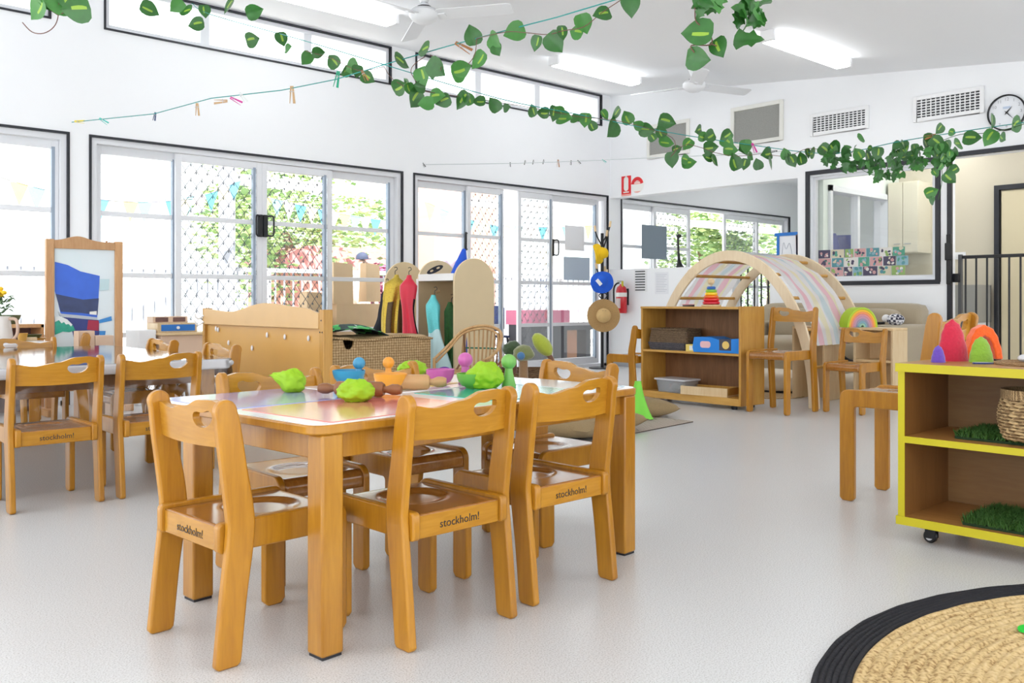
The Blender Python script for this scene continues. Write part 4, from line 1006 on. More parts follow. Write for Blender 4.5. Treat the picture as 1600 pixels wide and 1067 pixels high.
o = MB().grid(rows).build('folded_cloth', JUN, smooth=70, solid=.006); place(o, (3.88, 5.90, .0)); tag(o, 'crumpled green and black patterned cloth lying on the wicker trunk', 'cloth')
o = MB().grid([[(3.405 - .01*j + .012*math.sin(i*1.3), 5.66 + .36*i/12, .57 - .034*j) for i in range(13)] for j in range(10)]).build('hanging_cloth', JUN, smooth=70, solid=.005); tag(o, 'patterned cloth end hanging down the left side of the wicker trunk', 'cloth')

# ================================================================ DRESS-UP RACK
t = thing('dress_up_rack', 'pale wooden dress-up rack with three round topped panels', 'clothes rack', (4.75, 5.87, 0))
CRM = mat('cream_birch', (.72, .58, .36), .45, var=.04, scale=8)
H2 = 1.17; W2 = .44
arc = [(0, 0), (W2, 0), (W2, H2-.20)] + [(W2/2 + W2/2*math.cos(a), H2-.20 + .20*math.sin(a)) for a in [PI*i/16 for i in range(1, 16)]] + [(0, H2-.20)]
for k, y in enumerate((0, .50, 1.0)): MB().prism(arc, y, y+.02, 'xz').build('round_topped_panel', CRM, t, bevel=.003)
MB().box(0, .40, .02, .50, .98, 1.04).build('top_shelf', mat('rack_white', (.85,.85,.84), .4), t, bevel=.002); MB().box(-.004, .0, .495, .525, .05, 1.0).build('white_edge', mat('rack_white', (0,0,0)), t)
MB().box(.02, W2-.02, .02, 1.0, .10, .12).build('bottom_shelf', CRM, t); MB().box(W2-.016, W2, .02, .50, .12, .98).build('back_panel', mat('taupe_panel', (.50,.36,.22), .5), t)
MB().tube([(.2, .52, .90), (.2, 1.0, .90)], .012, 10).build('hanging_rail', LTW, t)
for x, y, z in ((.12, .99, .97), (.32, .99, .97), (.20, .51, .88)): MB().tube([(x, y, z), (x, y-.06, z+.02)], .007, 8).build('hook', LTW, t)
def garment(loc, h, w0, w1, dpt, mats, folds, label, name='costume', rz=0, waist=None, seed=0, split=None):
    """a hanging costume on a hanger: narrow neck, sloping shoulders, waist, folds opening toward the hem"""
    rows = []; n = 72; K = 26
    for k in range(K+1):
        f = k/K; w = interp([0, .03, .12, .40, 1], [.035, .05, w0, (waist or (w0*.85+w1*.15)), w1], f); d = dpt*interp([0, .12, .4, 1], [.25, .5, .55, 1], f)
        lean = .035*math.sin(seed*2.3)*f + .015*math.sin(seed + f*5)
        row = []
        for j in range(n):
            a = 2*PI*j/n; am = min(1, max(0, (f-.08)/.3))
            fo = 1 + am*(.16+.22*f)*math.sin(a*folds + seed + f*1.5) + am*.12*math.sin(a*(folds*2+1) + 2*seed - f*2)
            row.append((w/2*math.cos(a)*(1+.10*am*math.sin(a*3+seed)) + lean, d/2*math.sin(a)*fo, h*(1-f) + .03*f*math.sin(a*2+seed) - .02*f*math.cos(a*3)))
        rows.append(row)
    mb = MB()
    for k in range(K):
        for j in range(n):
            mi = split(k/K, j/n) if split else 0
            mb.add([rows[k][j], rows[k][(j+1) % n], rows[k+1][(j+1) % n], rows[k+1][j]], [(0,1,2,3)], mi)
    mb.add(rows[0], [tuple(range(n))]); mb.add(rows[-1], [tuple(range(n))[::-1]])
    o = mb.build(name, mats, smooth=70); place(o, loc, rz); tag(o, label, 'costume', 'costumes on the dress-up rack')
    MB().tube(catmull([(0,0,h-.005), (0,0,h+.03), (.018,0,h+.045), (.012,0,h+.065), (-.008,0,h+.06)], 4), .003, 6).build('hanger_hook', BLKM, o); return o
GOLD = mat('gold_sequins', (.45,.32,.05), .25, .85, var=.5, scale=140, bump=.6); SAT = mat('red_satin', (.68,.005,.04), .35, sheen=.3); BLC = mat('black_cloth', (.012,.012,.02), .8); BRC = mat('dark_brown_sequins', (.08,.05,.02), .4, .5, var=.6, scale=120)
AQ = mat('aqua_sequins', (.12,.55,.58), .3, .3, var=.3, scale=160, bump=.4); PAQ = mat('pale_aqua_satin', (.55,.78,.82), .4); PUR = mat('purple_tulle', (.20,.08,.52), .7); DGR = mat('dark_green_cloth', (.02,.10,.02), .7, var=.5, scale=40); NAV = mat('royal_blue_satin', (.02,.05,.38), .45)
FR = ANG - PI/2
garment((4.66, 6.72, .30), .64, .14, .46, .14, [BLC], 5, 'black cape fanned out at the left of the dress-up rack', rz=FR+.5, seed=1)
garment((4.64, 6.56, .30), .74, .20, .17, .13, [GOLD, BRC], 4, 'gold sequin costume hanging at the left of the dress-up rack', rz=FR, seed=2, split=lambda f, a: 0 if f < .30 or (abs(a-.62) < .05) or abs(a-.80) < .05 else 1)
garment((4.60, 6.30, .24), .79, .15, .19, .14, [SAT, BLC], 3, 'red satin costume with dark lining beside the gold one', rz=FR, seed=3, waist=.10, split=lambda f, a: 1 if abs(a-.93) < .05 and f > .25 else 0)
garment((4.66, 6.02, .14), .72, .12, .30, .15, [AQ, PAQ, PUR], 3, 'aqua mermaid costume with purple hem in the middle of the rack', rz=FR, seed=4, waist=.10, split=lambda f, a: 0 if f < .42 else (1 if f < .86 else 2))
garment((4.80, 5.97, .12), .68, .10, .15, .11, [DGR], 4, 'dark green costume behind the aqua mermaid one', rz=FR, seed=5)
garment((4.86, 5.93, .12), .66, .10, .14, .10, [NAV], 4, 'royal blue costume next to the round topped front panel', rz=FR, seed=6)
# hat & mask on the rack
o = MB().lathe([(.075, 0), (.055, .09), (.018, .215), (0, .225)], 20, fn=lambda p, a: p + Vector((p.z*.25, 0, 0))).build('pointed_hat', mat('bright_blue_felt', (.01,.09,.62), .7), smooth=60); place(o, (4.97, 6.08, 1.04)); tag(o, 'bright blue pointed hat on top of the dress-up rack', 'hat')
MBm = MB().prism(ellipse(0, 0, .075, .025, 20), -.006, .006, 'xz', holes=[ellipse(-.03, .002, .016, .009, 10), ellipse(.03, .002, .016, .009, 10)])
o = MBm.build('party_mask', BLC, bevel=.002); place(o, (4.74, 6.12, 1.075), FR, 0, R(-25)); tag(o, 'black eye mask lying on the top shelf of the dress-up rack', 'mask')

# ================================================================ RATTAN CHAIR
RAT = wood('rattan_cane', (.42,.22,.08), (.62,.40,.18), .4); RATD = mat('dark_cane', (.20,.08,.03), .5); GRN = mat('green_binding', (.02,.16,.10), .6)
t = thing('rattan_chair', 'small curved rattan armchair in front of the dress-up rack', 'chair', (4.47, 5.32, 0), R(112))
hoop = [(-.21, .20, .37), (-.225, .10, .40), (-.22, -.05, .47), (-.16, -.17, .575), (0, -.21, .615), (.16, -.17, .575), (.22, -.05, .47), (.225, .10, .40), (.21, .20, .37)]
MB().tube(catmull(hoop, 6), .012, 10).build('back_hoop', RAT, t, smooth=60); MB().tube(catmull([(x*.93, y*.93+.01, z-.022) for x, y, z in hoop], 6), .009, 8).build('inner_hoop', RAT, t, smooth=60)
for s in (-1, 1):
    MB().tube([(s*.21, .20, 0), (s*.21, .20, .38)], .012, 10).build('front_leg', RAT, t, smooth=60); MB().tube([(s*.15, -.16, 0), (s*.17, -.17, .36), (s*.15, -.175, .56)], .012, 10).build('rear_leg', RAT, t, smooth=60)
    MB().tube(catmull([(s*.21, .19, .12), (s*.15, .05, .22), (s*.17, -.16, .34)], 6), .008, 8).build('brace', RATD, t, smooth=60)
MB().tube([(x, y, .27) for x, y in rrect(-.2, .2, -.17, .2, .06, 5)], .012, 8, closed=True).build('seat_ring', RAT, t, smooth=60)
g = MB()
for i in range(14): x = -.18 + .36*i/13; g.tube([(x, -.16, .272), (x, .19, .272)], .0085, 6)
g.build('seat_canes', RAT, t, smooth=60)
for i in range(9):
    a = (i-4)/4; MB().tube([(a*.13, -.17, .27), (a*.15, -.205+.05*a*a, .60-.055*a*a)], .007, 8).build('back_cane', RAT if i not in (0, 8) else RATD, t, smooth=60)
MB().tube([(-.145, -.165, .44), (0, -.20, .44), (.145, -.165, .44)], .006, 8).build('green_binding', GRN, t)

# ================================================================ BASKET OF FELT PLANTS
t = thing('low_basket', 'dark woven basket on the floor holding felt trees', 'basket', (4.25, 4.48, 0)); basket_box(t, .36, .60, .34, weave('dark_wicker', (.07,.035,.015), (.30,.17,.08), 34, .8), taper=.92)
t.rotation_euler[2] = R(-42)
o = tag(MB().box(-.15, .15, -.25, .25, .02, .17).build('folded_blanket', mat('brown_felt', (.24,.13,.06), .9)), 'dark blanket lying inside the woven basket', 'blanket'); place(o, (4.25, 4.48, 0), R(-42))
DGF = felt('felt_dark_green', (.035,.07,.02)); BRF = felt('felt_brown', (.26,.15,.07)); LGF = felt('felt_lime', (.36,.42,.04)); TRK = felt('felt_trunk', (.16,.07,.04)); MGF = felt('felt_mottled', (.18,.20,.07))
def tree_toy(px, Z, zt, h, label, crown, trunk, mush=False):
    r = ray(px); t = thing('felt_tree', label, 'felt toy', (r[0]*Z, r[1]*Z, zt-h), 0, 'felt trees in the woven basket')
    MB().lathe([(0,0),(.036,0),(.030,h*.4),(.026,h*.72),(0,h*.75)], 18).build('trunk', trunk, t, smooth=60)
    MB().sphere((0,0,h*.80), .064, 26, 16, sc=(1.05,1.05,.95), fn=lambda q, d: Vector((q.x, q.y, q.z*(1 if q.z > 0 else .65)))*(1+.18*noise.noise(d*2.6+Vector((px,0,0))))).build('crown', crown, t, smooth=80)
    return t
tree_toy(801, 6.1, .55, .36, 'dark green felt tree at the left of the woven basket', DGF, TRK)
x = tree_toy(818, 5.75, .545, .38, 'brown felt tree with a blue spot in the woven basket', MGF, BRF)
MB().sphere((-.055, -.035, .30), .026, 14, 10).build('blue_spot', felt('felt_blue', (.05,.16,.34)), x, smooth=80)
r = ray(856); Z = 5.9; t = thing('felt_pod', 'lime green felt pod bending over the right end of the basket', 'felt toy', (r[0]*Z, r[1]*Z, .20))
MB().tube(catmull([(0,0,0), (.03*RT[0], .03*RT[1], .12), (.035*RT[0], .035*RT[1], .20), (-.0, 0, .27)], 6), .018, 10).build('stalk', TRK, t, smooth=60)
M = Matrix.Translation((-.035*RT[0], -.035*RT[1], .325)) @ Matrix.Rotation(FR, 4, 'Z') @ Matrix.Rotation(R(-38), 4, 'Y')
MB().sphere((0,0,0), .05, 24, 16, sc=(1,1,1.75), M=M, fn=lambda q, d: q*(1+.06*noise.noise(d*3))).build('pod', LGF, t, smooth=80)

# ================================================================ COAT STAND AND HATS
q = atd(941, 575, 10.9); cx, cy = q.x, q.y
t = thing('coat_stand', 'black metal coat stand with wooden hook tips in the corner', 'coat stand', (cx, cy, 0))
MB().lathe([(0,0),(.16,0),(.16,.012),(.03,.02),(0,.02)], 32).build('base', BLKM, t, smooth=40)
MB().tube([(0,0,.01), (0,0,1.62)], .019, 12).build('pole', BLKM, t, smooth=40)
for a, z0, L in ((20, 1.50, .22), (200, 1.46, .20), (300, 1.40, .2), (60, 1.02, .15), (190, 1.06, .15), (310, .98, .15)):
    d = Vector((math.cos(R(a)+FR), math.sin(R(a)+FR), 0)); h = MB().tube([(0,0,z0), d*L*.35 + Vector((0,0,z0+L*.6)), d*L*.45 + Vector((0,0,z0+L*.9))], .009, 8).build('hook_arm', BLKM, t, smooth=40)
    e = d*L*.45 + Vector((0,0,z0+L*.9)); MB().tube([e, e + d*.01 + Vector((0,0,.07))], .014, 8).build('wooden_tip', LTW, h, smooth=40)
def rel(px, py, dz=-.25): p = atd(px, py, 10.9+dz); return p
YH = mat('yellow_cotton', (.88,.55,.005), .8, bump=.2); BH = mat('blue_cotton', (.01,.11,.66), .8, bump=.2)
def cap(p, rz, ry, m, label, s=1.0, flat=1.0):
    t = thing('sun_hat', label, 'hat', p, FR+rz); t.rotation_euler = (R(72), ry, FR+rz)
    MB().lathe([(.085*s, 0), (.088*s, .03), (.070*s, .075), (.03*s, .095), (0, .098)], 24, fn=lambda q, a: q*(1+.05*noise.noise(q*20))).build('crown', m, t, smooth=60)
    MB().lathe([(.083*s, .004), (.135*s, -.022), (.172*s*flat, -.03)], 40, fn=lambda q, a: Vector((q.x, q.y, q.z + .02*math.sin(a*3+1)*(q.xy.length > .12*s)))).build('brim', m, t, smooth=60, solid=.004); return t
cap(rel(938, 396), R(50), R(62), YH, 'yellow cotton hat hanging folded near the top of the coat stand', .80, .85)
bhat = cap(rel(941, 440), R(10), R(-35), BH, 'bright blue sun hat hanging in the middle of the coat stand', .78)
o = MB().box(-.02, .02, -.004, .004, -.05, .03).build('hat_label', WPL); place(o, rel(935, 440, -.42), FR, 0, R(-40)); o.parent = bhat; o.matrix_parent_inverse = (Matrix.Translation(bhat.location) @ bhat.rotation_euler.to_matrix().to_4x4()).inverted()
STR = mat('straw', (.46,.28,.11), .8, var=.18, scale=70, bump=.4)
t = thing('straw_hat', 'large round straw hat hanging lowest on the coat stand', 'hat', rel(943, 493, -.18)); t.rotation_euler = (R(86), 0, FR)
MB().lathe([(.088, .0), (.083, .05), (.065, .085), (.02, .10), (0, .10)], 32).build('crown', mat('straw_pale', (.66,.44,.19), .8, var=.15, scale=60, bump=.3), t, smooth=60)
MB().lathe([(.086, .002), (.14, -.004), (.19, .006), (.195, .004), (.14, -.012), (.084, -.004)], 48, closed=True).build('brim', STR, t, smooth=60)
MB().box(-.022, .022, .045, .055, .078, .0885).build('dark_slot', BLC, t); MB().tube(catmull([(.0, .18, .0), (.05, .24, -.02), (.0, .27, -.03), (-.05, .24, -.02), (.0, .18, .0)], 5), .006, 6).build('cord', BLC, t)

# ================================================================ HALF WALL FITTINGS
t = thing('fire_extinguisher', 'red fire extinguisher with white band and black hose on the half wall', 'fire extinguisher', (8.52, 7.285, .66))
FRD = mat('extinguisher_red', (.62,.01,.02), .3, coat=.4)
MB().lathe([(0,0),(.062,0),(.067,.01),(.067,.27),(.055,.315),(.025,.34),(.022,.355),(0,.355)], 28).build('cylinder', FRD, t, smooth=50)
MB().lathe([(.0675,.20),(.068,.20),(.068,.25),(.0675,.25)], 28, closed=True).build('white_band', SGW, t); MB().prism([(.0684*math.cos(a), .0684*math.sin(a)) for a in [R(150+10*i) for i in range(7)]] + [(.067*math.cos(a), .067*math.sin(a)) for a in [R(210-10*i) for i in range(7)]], .06, .18, 'xy').build('label', mat('label_grey', (.6,.5,.48), .5), t)
MB().box(-.02, .02, -.015, .015, .35, .385).box(-.07, .02, -.01, .01, .385, .395).build('valve', mat('steel', (.5,.5,.52), .3, .9), t); MB().box(-.025, -.015, -.045, -.02, .32, .39).build('yellow_tag', YEL, t)
MB().tube(catmull([(0, .02, .37), (-.01, .07, .36), (-.02, .105, .30), (-.02, .105, .15), (-.02, .10, .04)], 6), .011, 8).build('hose', BLKM, t, smooth=60); MB().box(.05, .08, -.05, .05, .10, .30).build('bracket', BLKM, t)
t = thing('wall_grille', 'white grille with dark slots on the half wall beside the extinguisher', 'vent', (8.6, 7.05, 1.06))
MB().box(-.008, 0, -.095, .095, -.14, .14).build('plate', WPL, t)
for i in range(8): MB().box(-.012, -.006, -.075, .075, -.125+.032*i, -.112+.032*i).build('slot', mat('slot_dark', (.03,.035,.04), .5), t)
t = thing('notice_sheet', 'white printed notice sheet on the half wall', 'paper', (8.6, 6.73, 1.02)); MB().box(-.002, 0, -.10, .10, -.13, .13).build('sheet', mat('paper_white', (.80,.81,.84), .6), t)
g = MB()
for i in range(11): g.box(-.0026, -.002, -.08+.02*(i % 3), .08, .10-.02*i, .104-.02*i)
g.build('text_lines', mat('print_grey', (.50,.52,.58), .6), t)
t = thing('blue_picture_frame', 'small picture in a bright blue frame standing on the half wall', 'picture frame', (8.67, 5.11, 1.2), 0)
MB().box(-.01, .01, -.13, -.10, 0, .30).box(-.01, .01, .10, .13, 0, .30).box(-.01, .01, -.155, .155, .30, .335).build('frame', mat('bright_blue_paint', (.01,.16,.55), .4), t, bevel=.003); MB().box(.0, .006, -.10, .10, 0, .30).build('picture', mat('paper_white', (0,0,0)), t)
MB().tube(catmull([(-.002, -.05, .10), (-.002, -.02, .22), (-.002, .02, .16), (-.002, .05, .23), (-.002, .07, .10)], 5), .003, 6).build('drawing', mat('print_grey', (0,0,0)), t)
tag(MB().prism([(-.03, 0), (.02, 0), (.028, .30), (-.005, .32)], 0, .02, 'yz').build('wooden_offcut', mat('brown_stick', (.22,.13,.08), .6), loc=(8.66, 4.985, 1.2)), 'short brown piece of wood beside the blue picture frame', 'wood')
# low gate in the gap of the half wall
def gate(y0, y1, u, ht, n, label, post):
    t = thing('safety_gate', label, 'gate', (u, y0, 0)); L = y1-y0
    MB().box(-.012, .012, 0, L, ht-.03, ht).build('top_rail', BLKM, t, bevel=.004); MB().box(-.012, .012, 0, L, .05, .08).build('bottom_rail', BLKM, t, bevel=.004)
    for i in range(n): y = .06 + (L-.12)*i/(n-1); MB().tube([(0, y, .08), (0, y, ht-.03)], .009, 8).build('bar', BLKM, t, smooth=40)
    MB().box(-.02, .02, L*post-.03 if post else -.0, L*post+.0 if post else .03, 0, ht+.01).build('gate_post', mat('gate_grey', (.10,.10,.10), .5), t, bevel=.003); return t
g1 = gate(5.285, 5.745, 8.67, 1.22, 5, 'black barred low gate seen through the climbing arch', 0)
MB().box(-.035, .03, -.005, .06, 1.10, 1.26).build('latch_box', BLKM, g1, bevel=.005)
g2 = gate(2.05, 3.37, 8.68, 1.225, 14, 'black barred gate across the corridor opening', 1)
MB().box(-.06, .03, 1.30, 1.36, .98, 1.06).build('hinge_box', BLKM, g2, bevel=.004)
o = MB().box(-.03, .0, -.022, .022, .96, 1.42).box(-.045, 0, -.03, .03, 1.18, 1.34).build('gate_latch', BLKM, bevel=.008); place(o, (8.588, 3.415, 0)); tag(o, 'black gate latch fixed to the post right of the kitchen window', 'latch')
# artworks stuck along the bottom of the kitchen window
rnd = random.Random(5); pal = [(.10,.34,.24), (.52,.20,.18), (.66,.30,.08), (.25,.42,.50), (.08,.07,.12), (.62,.56,.42), (.28,.42,.14), (.60,.34,.34), (.10,.28,.32), (.72,.70,.66)]
kk = 0
for r_, (z0, z1) in enumerate(((1.06, 1.15), (1.153, 1.243), (1.246, 1.33))):
    y = 4.76
    while y > 3.93:
        w = rnd.uniform(.09, .15); c = pal[(kk*7+r_*3) % len(pal)]; yc = y-w/2
        t = thing('child_artwork', ['painted paper in the lowest row', 'painted paper in the middle row', 'painted paper in the top row'][r_] + ' of artworks on the kitchen window', 'artwork', (8.664, yc, (z0+z1)/2), 0, ['artworks in the lowest row on the kitchen window', 'artworks in the middle row on the kitchen window', 'artworks in the top row on the kitchen window'][r_])
        h = (z1-z0)/2
        MB().box(-.0015, 0, -w/2, w/2-.005, -h, h).build('sheet', mat('art_%d' % (kk % len(pal)), c, .7), t)
        g = MB()
        for q in range(6):
            a, b2 = rnd.uniform(-w*.35, w*.3), rnd.uniform(-h*.7, h*.7); g.prism(ellipse(a, b2, rnd.uniform(.008,.022), rnd.uniform(.008,.02), 8, rnd.random()*3), -.0022-.0001*q, -.0015, 'yz', m=q % 3)
        g.build('paint_marks', [mat('art_%d' % ((kk+3+j*2) % len(pal)), pal[(kk+3+j*2) % len(pal)], .7) for j in range(3)], t)
        y -= w+.004; kk += 1
# kitchen wall cupboard and low corridor cabinet
t = thing('wall_cupboard', 'cream wall cupboard seen through the kitchen window', 'cupboard', (10.32, 4.55, 1.35)); CRP = mat('cream_laminate', (.72,.66,.52), .4)
MB().box(-.15, .18, -.17, .17, 0, .80).build('carcass', CRP, t, bevel=.003)
for s in (-1, 1):
    d = MB().box(-.168, -.152, s*.085-.082, s*.085+.082, .01, .79).build('door', CRP, t, bevel=.002); MB().tube([(-.18, s*.06-.035, .10), (-.18, s*.06+.035, .10)], .005, 6).build('handle', mat('steel', (.5,.5,.52), .3, .9), d)
t = thing('low_cabinet', 'low grey and white cabinet behind the corridor gate', 'cabinet', (10.28, 4.02, 0)); MB().box(-.2, .2, -.28, .28, 0, .58).build('carcass', WPL, t, bevel=.004); MB().box(-.21, .2, -.29, .29, .58, .98).build('grey_upper', mat('warm_grey', (.33,.32,.29), .5), t, bevel=.004)
MB().box(-.21, -.2, -.27, -.005, .03, .55).build('door', WPL, t, bevel=.002); MB().box(-.21, -.2, .005, .27, .03, .55).build('door', WPL, t, bevel=.002)
# small blue chairs stored on a cupboard beyond the inner window
t = thing('storage_cupboard', 'white cupboard in the next room carrying two small blue chairs', 'cupboard', (10.30, 5.45, 0)); MB().box(-.65, .65, -.25, .25, 0, 1.12).build('carcass', WPL, t, bevel=.004); MB().box(-.63, -.005, -.262, -.25, .05, 1.09).build('door', WPL, t); MB().box(.005, .63, -.262, -.25, .05, 1.09).build('door', WPL, t)
for x, lab in ((10.06, 'left of the two small blue chairs seen through the kitchen window'), (10.45, 'right of the two small blue chairs seen through the kitchen window')):
    t = thing('blue_chair', lab, 'chair', (x, 5.42, 1.12), R(117), 'blue plastic chairs in the next room'); BP_ = mat('navy_plastic', (.015,.05,.34), .35)
    rows = [[(-.15*(1-.3*(k/8)**2)+.30*(1-.3*(k/8)**2)*j/10, -.14-.04*k/8+.03*(2*j/10-1)**2, .24+.26*k/8) for j in range(11)] for k in range(9)]
    MB().grid(rows).build('backrest', BP_, t, smooth=60, solid=.012); MB().box(-.15, .15, -.14, .15, .22, .245).build('seat', BP_, t, bevel=.01)
    for sx in (-1, 1):
        for sy in (-1, 1): MB().tube([(sx*.14, sy*.13, 0), (sx*.12, sy*.12, .22)], .010, 8).build('leg', mat('steel', (.5,.5,.52), .3, .9), t)
# notice on next room's door
tag(MB().box(9.21, 9.73, 7.53, 7.534, 1.36, 1.80).build('notice_board', mat('blue_grey_card', (.22,.27,.32), .6)), 'blue grey notice sheet on the sliding door of the next room', 'notice')
t = thing('giraffe_toy', 'black long necked animal figure standing on the half wall', 'ornament', (8.66, 6.52, 1.2)); MB().tube([(0, -.01, 0), (0, 0, .06), (0, .012, .2), (0, .018, .36)], [.05, .022, .013, .012], 10).build('neck', BLKM, t, smooth=60)
MB().sphere((0, .005, .37), .028, 14, 10, sc=(.7, 1.3, .8)).build('head', BLKM, t, smooth=80); MB().tube([(0, .018, .38), (0, .022, .415)], .006, 6).build('horn', BLKM, t)

for x, y, lab in ((11.2, 6.2, 'unseen fill light added on the ceiling of the next room'), (9.7, 4.1, 'unseen fill light added on the kitchen ceiling'), (9.7, 2.4, 'unseen fill light added on the corridor ceiling')):  # unseen lamps added to brighten the rooms behind the back wall
    t = thing('fluorescent_light', lab, 'ceiling light', (x, y, 2.62)); MB().box(-.62, .62, -.05, .05, -.05, 0).build('batten_body', WPL, t); MB().prism(rrect(-.085, .085, -.11, -.045, .03, 4), -.59, .59, 'yz').build('diffuser', LAMP, t, smooth=40)
# ================================================================ FLOOR CUSHIONS, MAT, GREEN CLOTH
t = thing('floor_mat', 'small brown woven floor mat with fine grid near the green cloth', 'mat', (4.55, 3.86, 0), R(6))
MB().box(-.42, .42, -.26, .26, 0, .006).build('mat_base', mat('mat_brown', (.075,.055,.04), .9), t)
g = MB()
for i in range(23): g.box(-.42, .42, -.258+.0230*i, -.247+.0230*i, .006, .0085)
for i in range(34): g.box(-.418+.0250*i, -.407+.0250*i, -.26, .26, .006, .0083)
g.build('weave_ribs', mat('mat_grey', (.46,.39,.33), .8), t)
SACK = mat('khaki_sacking', (.30,.21,.105), .9, var=.2, scale=160, bump=.4)
def floor_pillow(x, y, rz, hx, hy, h, label, z=0):
    def f(q, d):
        e = 3.2; mm = (abs(d.x)**e + abs(d.y)**e)**(-1/e) if abs(d.x)+abs(d.y) > 1e-4 else 1
        rr = math.hypot(d.x, d.y); X, Y = d.x/rr*min(1, rr*1.0)*mm*hx*rr if rr > 1e-4 else 0, d.y/rr*mm*hy*rr if rr > 1e-4 else 0
        u, v = d.x, d.y
        px = max(-1, min(1, d.x*mm*rr)); 
        return Vector((X, Y, d.z*h/2*(1-.25*rr**6) + .006*noise.noise(d*5)))
    mb = MB()
    n = 24; top = []; bot = []
    for i in range(n+1):
        a = []; b2 = []
        for j in range(n+1):
            u, v = -1+2*i/n, -1+2*j/n; k = max(0, (1-u*u))**.5*max(0, (1-v*v))**.5; pull = 1-.06*(1-abs(u))*abs(v)**3-.0; pv = 1-.06*(1-abs(v))*abs(u)**3
            zz = h*.5*k**.75; wv = .004*noise.noise(Vector((u*3, v*3, hx*9)))
            a.append((u*hx*pv, v*hy*pull, h*.42+zz+wv*k)); b2.append((u*hx*pv, v*hy*pull, h*.42-min(zz, h*.42)))
        top.append(a); bot.append(b2[:])
    mb.grid(top); mb.grid([r[::-1] for r in bot])
    o = mb.build('floor_cushion', SACK, smooth=80); place(o, (x, y, z), rz); tag(o, label, 'cushion', 'khaki floor cushions'); return o
floor_pillow(4.03, 3.80, R(10), .36, .30, .17, 'khaki floor cushion nearest the play table, on the woven mat edge', .008)
floor_pillow(4.95, 4.12, R(-12), .24, .22, .15, 'khaki floor cushion behind the green cloth, nearest the open shelf')
LGC = mat('lime_cloth', (.22,.70,.07), .7)
rows = []
for k in range(13):
    f = k/12; row = []
    for j in range(28):
        a = 2*PI*j/28; r = .022 + .085*f**1.3*(1+.3*math.sin(a*4+1)*f); row.append((r*math.cos(a)+.02*(1-f), r*math.sin(a), .25*(1-f)**1.05 + (.006 if k == 12 else .004)))
    rows.append(row)
mb = MB().grid(rows, wrap=True); mb.add(rows[0], [tuple(range(28))])
o = mb.build('green_cloth', LGC, smooth=70); p = at(994, 654, .008); place(o, (p.x, p.y, .008)); tag(o, 'bright green cloth bunched up on the woven floor mat', 'cloth')

# ================================================================ LEFT CORNER: FRAMED BOARD, SMALL TABLE, TOYS
MIRF = wood('reddish_maple', (.50,.25,.10), (.60,.34,.15), .35)
t = thing('framed_board', 'tall wooden floor frame holding a board with blue patches, by the windows', 'framed board', (2.19, 6.98, 0))
hw, hh = .265, 1.25
MB().box(-hw, -hw+.055, -.02, .02, 0, hh).build('side_post', MIRF, t, bevel=.004); MB().box(hw-.055, hw, -.02, .02, 0, hh).build('side_post', MIRF, t, bevel=.004)
MB().prism([(-hw+.055, hh-.065), (hw-.055, hh-.065)] + [(hw-.055-(2*hw-.11)*i/24, hh-.008 + .035*math.exp(-((i/24-.62)/.22)**2)) for i in range(25)], -.018, .018, 'xz').build('top_rail', MIRF, t, bevel=.003)
MB().box(-hw+.055, hw-.055, -.018, .018, .16, .22).build('bottom_rail', MIRF, t)
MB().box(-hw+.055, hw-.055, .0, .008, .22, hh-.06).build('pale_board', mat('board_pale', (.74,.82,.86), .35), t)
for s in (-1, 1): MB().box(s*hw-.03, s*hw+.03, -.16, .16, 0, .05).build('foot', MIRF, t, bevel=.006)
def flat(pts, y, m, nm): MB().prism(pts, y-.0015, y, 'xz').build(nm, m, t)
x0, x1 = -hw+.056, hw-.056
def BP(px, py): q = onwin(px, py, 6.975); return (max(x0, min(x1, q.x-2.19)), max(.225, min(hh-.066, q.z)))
def bpoly(pts, y, m, nm): flat([BP(*p) for p in pts], y, m, nm)  # flat colour shapes laid on the pale board
bpoly([(86,409),(106,414),(126,424),(156,431),(154,470),(152,496),(128,493),(95,490),(89,465),(86,455)], -.0005, mat('board_blue', (.03,.13,.66), .35, var=.25, scale=6), 'blue_patch')
bpoly([(87,459),(100,462),(130,468),(154.5,466),(152.5,492),(128,489),(95,487),(90,470)], -.0022, mat('board_navy', (.03,.05,.15), .4, var=.35, scale=18), 'navy_band')
bpoly([(90,486),(96,490),(128,493.5),(152,496.5),(152,499),(128,497),(96,494),(92,491)], -.003, mat('board_silver', (.50,.54,.60), .4), 'silver_strip')
bpoly([(92,491),(96,495),(128,498),(155,500),(155,540),(118,540),(112,512),(100,502)], -.0016, mat('board_deep_blue', (.02,.035,.20), .4), 'deep_blue_patch')
bpoly([(138,500),(155,501),(154,517),(136,515)], -.003, mat('board_crimson', (.38,.01,.05), .4), 'red_patch')
bpoly([(86,498),(95,496),(107,501),(114,509),(117.5,516),(108,519),(98,518),(86,523)], -.0042, mat('board_green', (.02,.36,.25), .4, var=.3, scale=30), 'green_patch')
bpoly([(86,495),(94,494),(105,499),(113,507),(111,510),(107,506),(103,507),(100,503),(96,505),(92,500),(86,503)], -.0055, mat('board_white', (.80,.84,.84), .4), 'white_petals')
bpoly([(154,500),(174,494),(175,501),(155,505)], -.0042, mat('board_sky', (.03,.24,.62), .4), 'sky_blue_bar'); bpoly([(140,487),(151,486),(151,492),(140,491)], -.0042, SGW, 'white_tag')
bpoly([(156,436),(171,436),(170,453),(156,454)], -.003, mat('board_pale_cyan', (.55,.72,.76), .4), 'pale_cyan_shape'); bpoly([(86,390),(104,389),(114,390),(126,398),(130,424),(126,424),(106,413),(86,408)], -.0012, mat('board_ice', (.72,.82,.86), .4), 'ice_blue_shape')
bpoly([(155,517),(165,517),(162,540),(159,540),(156,528)], -.0046, mat('board_sky', (0,0,0)), 'sky_blue_shape')

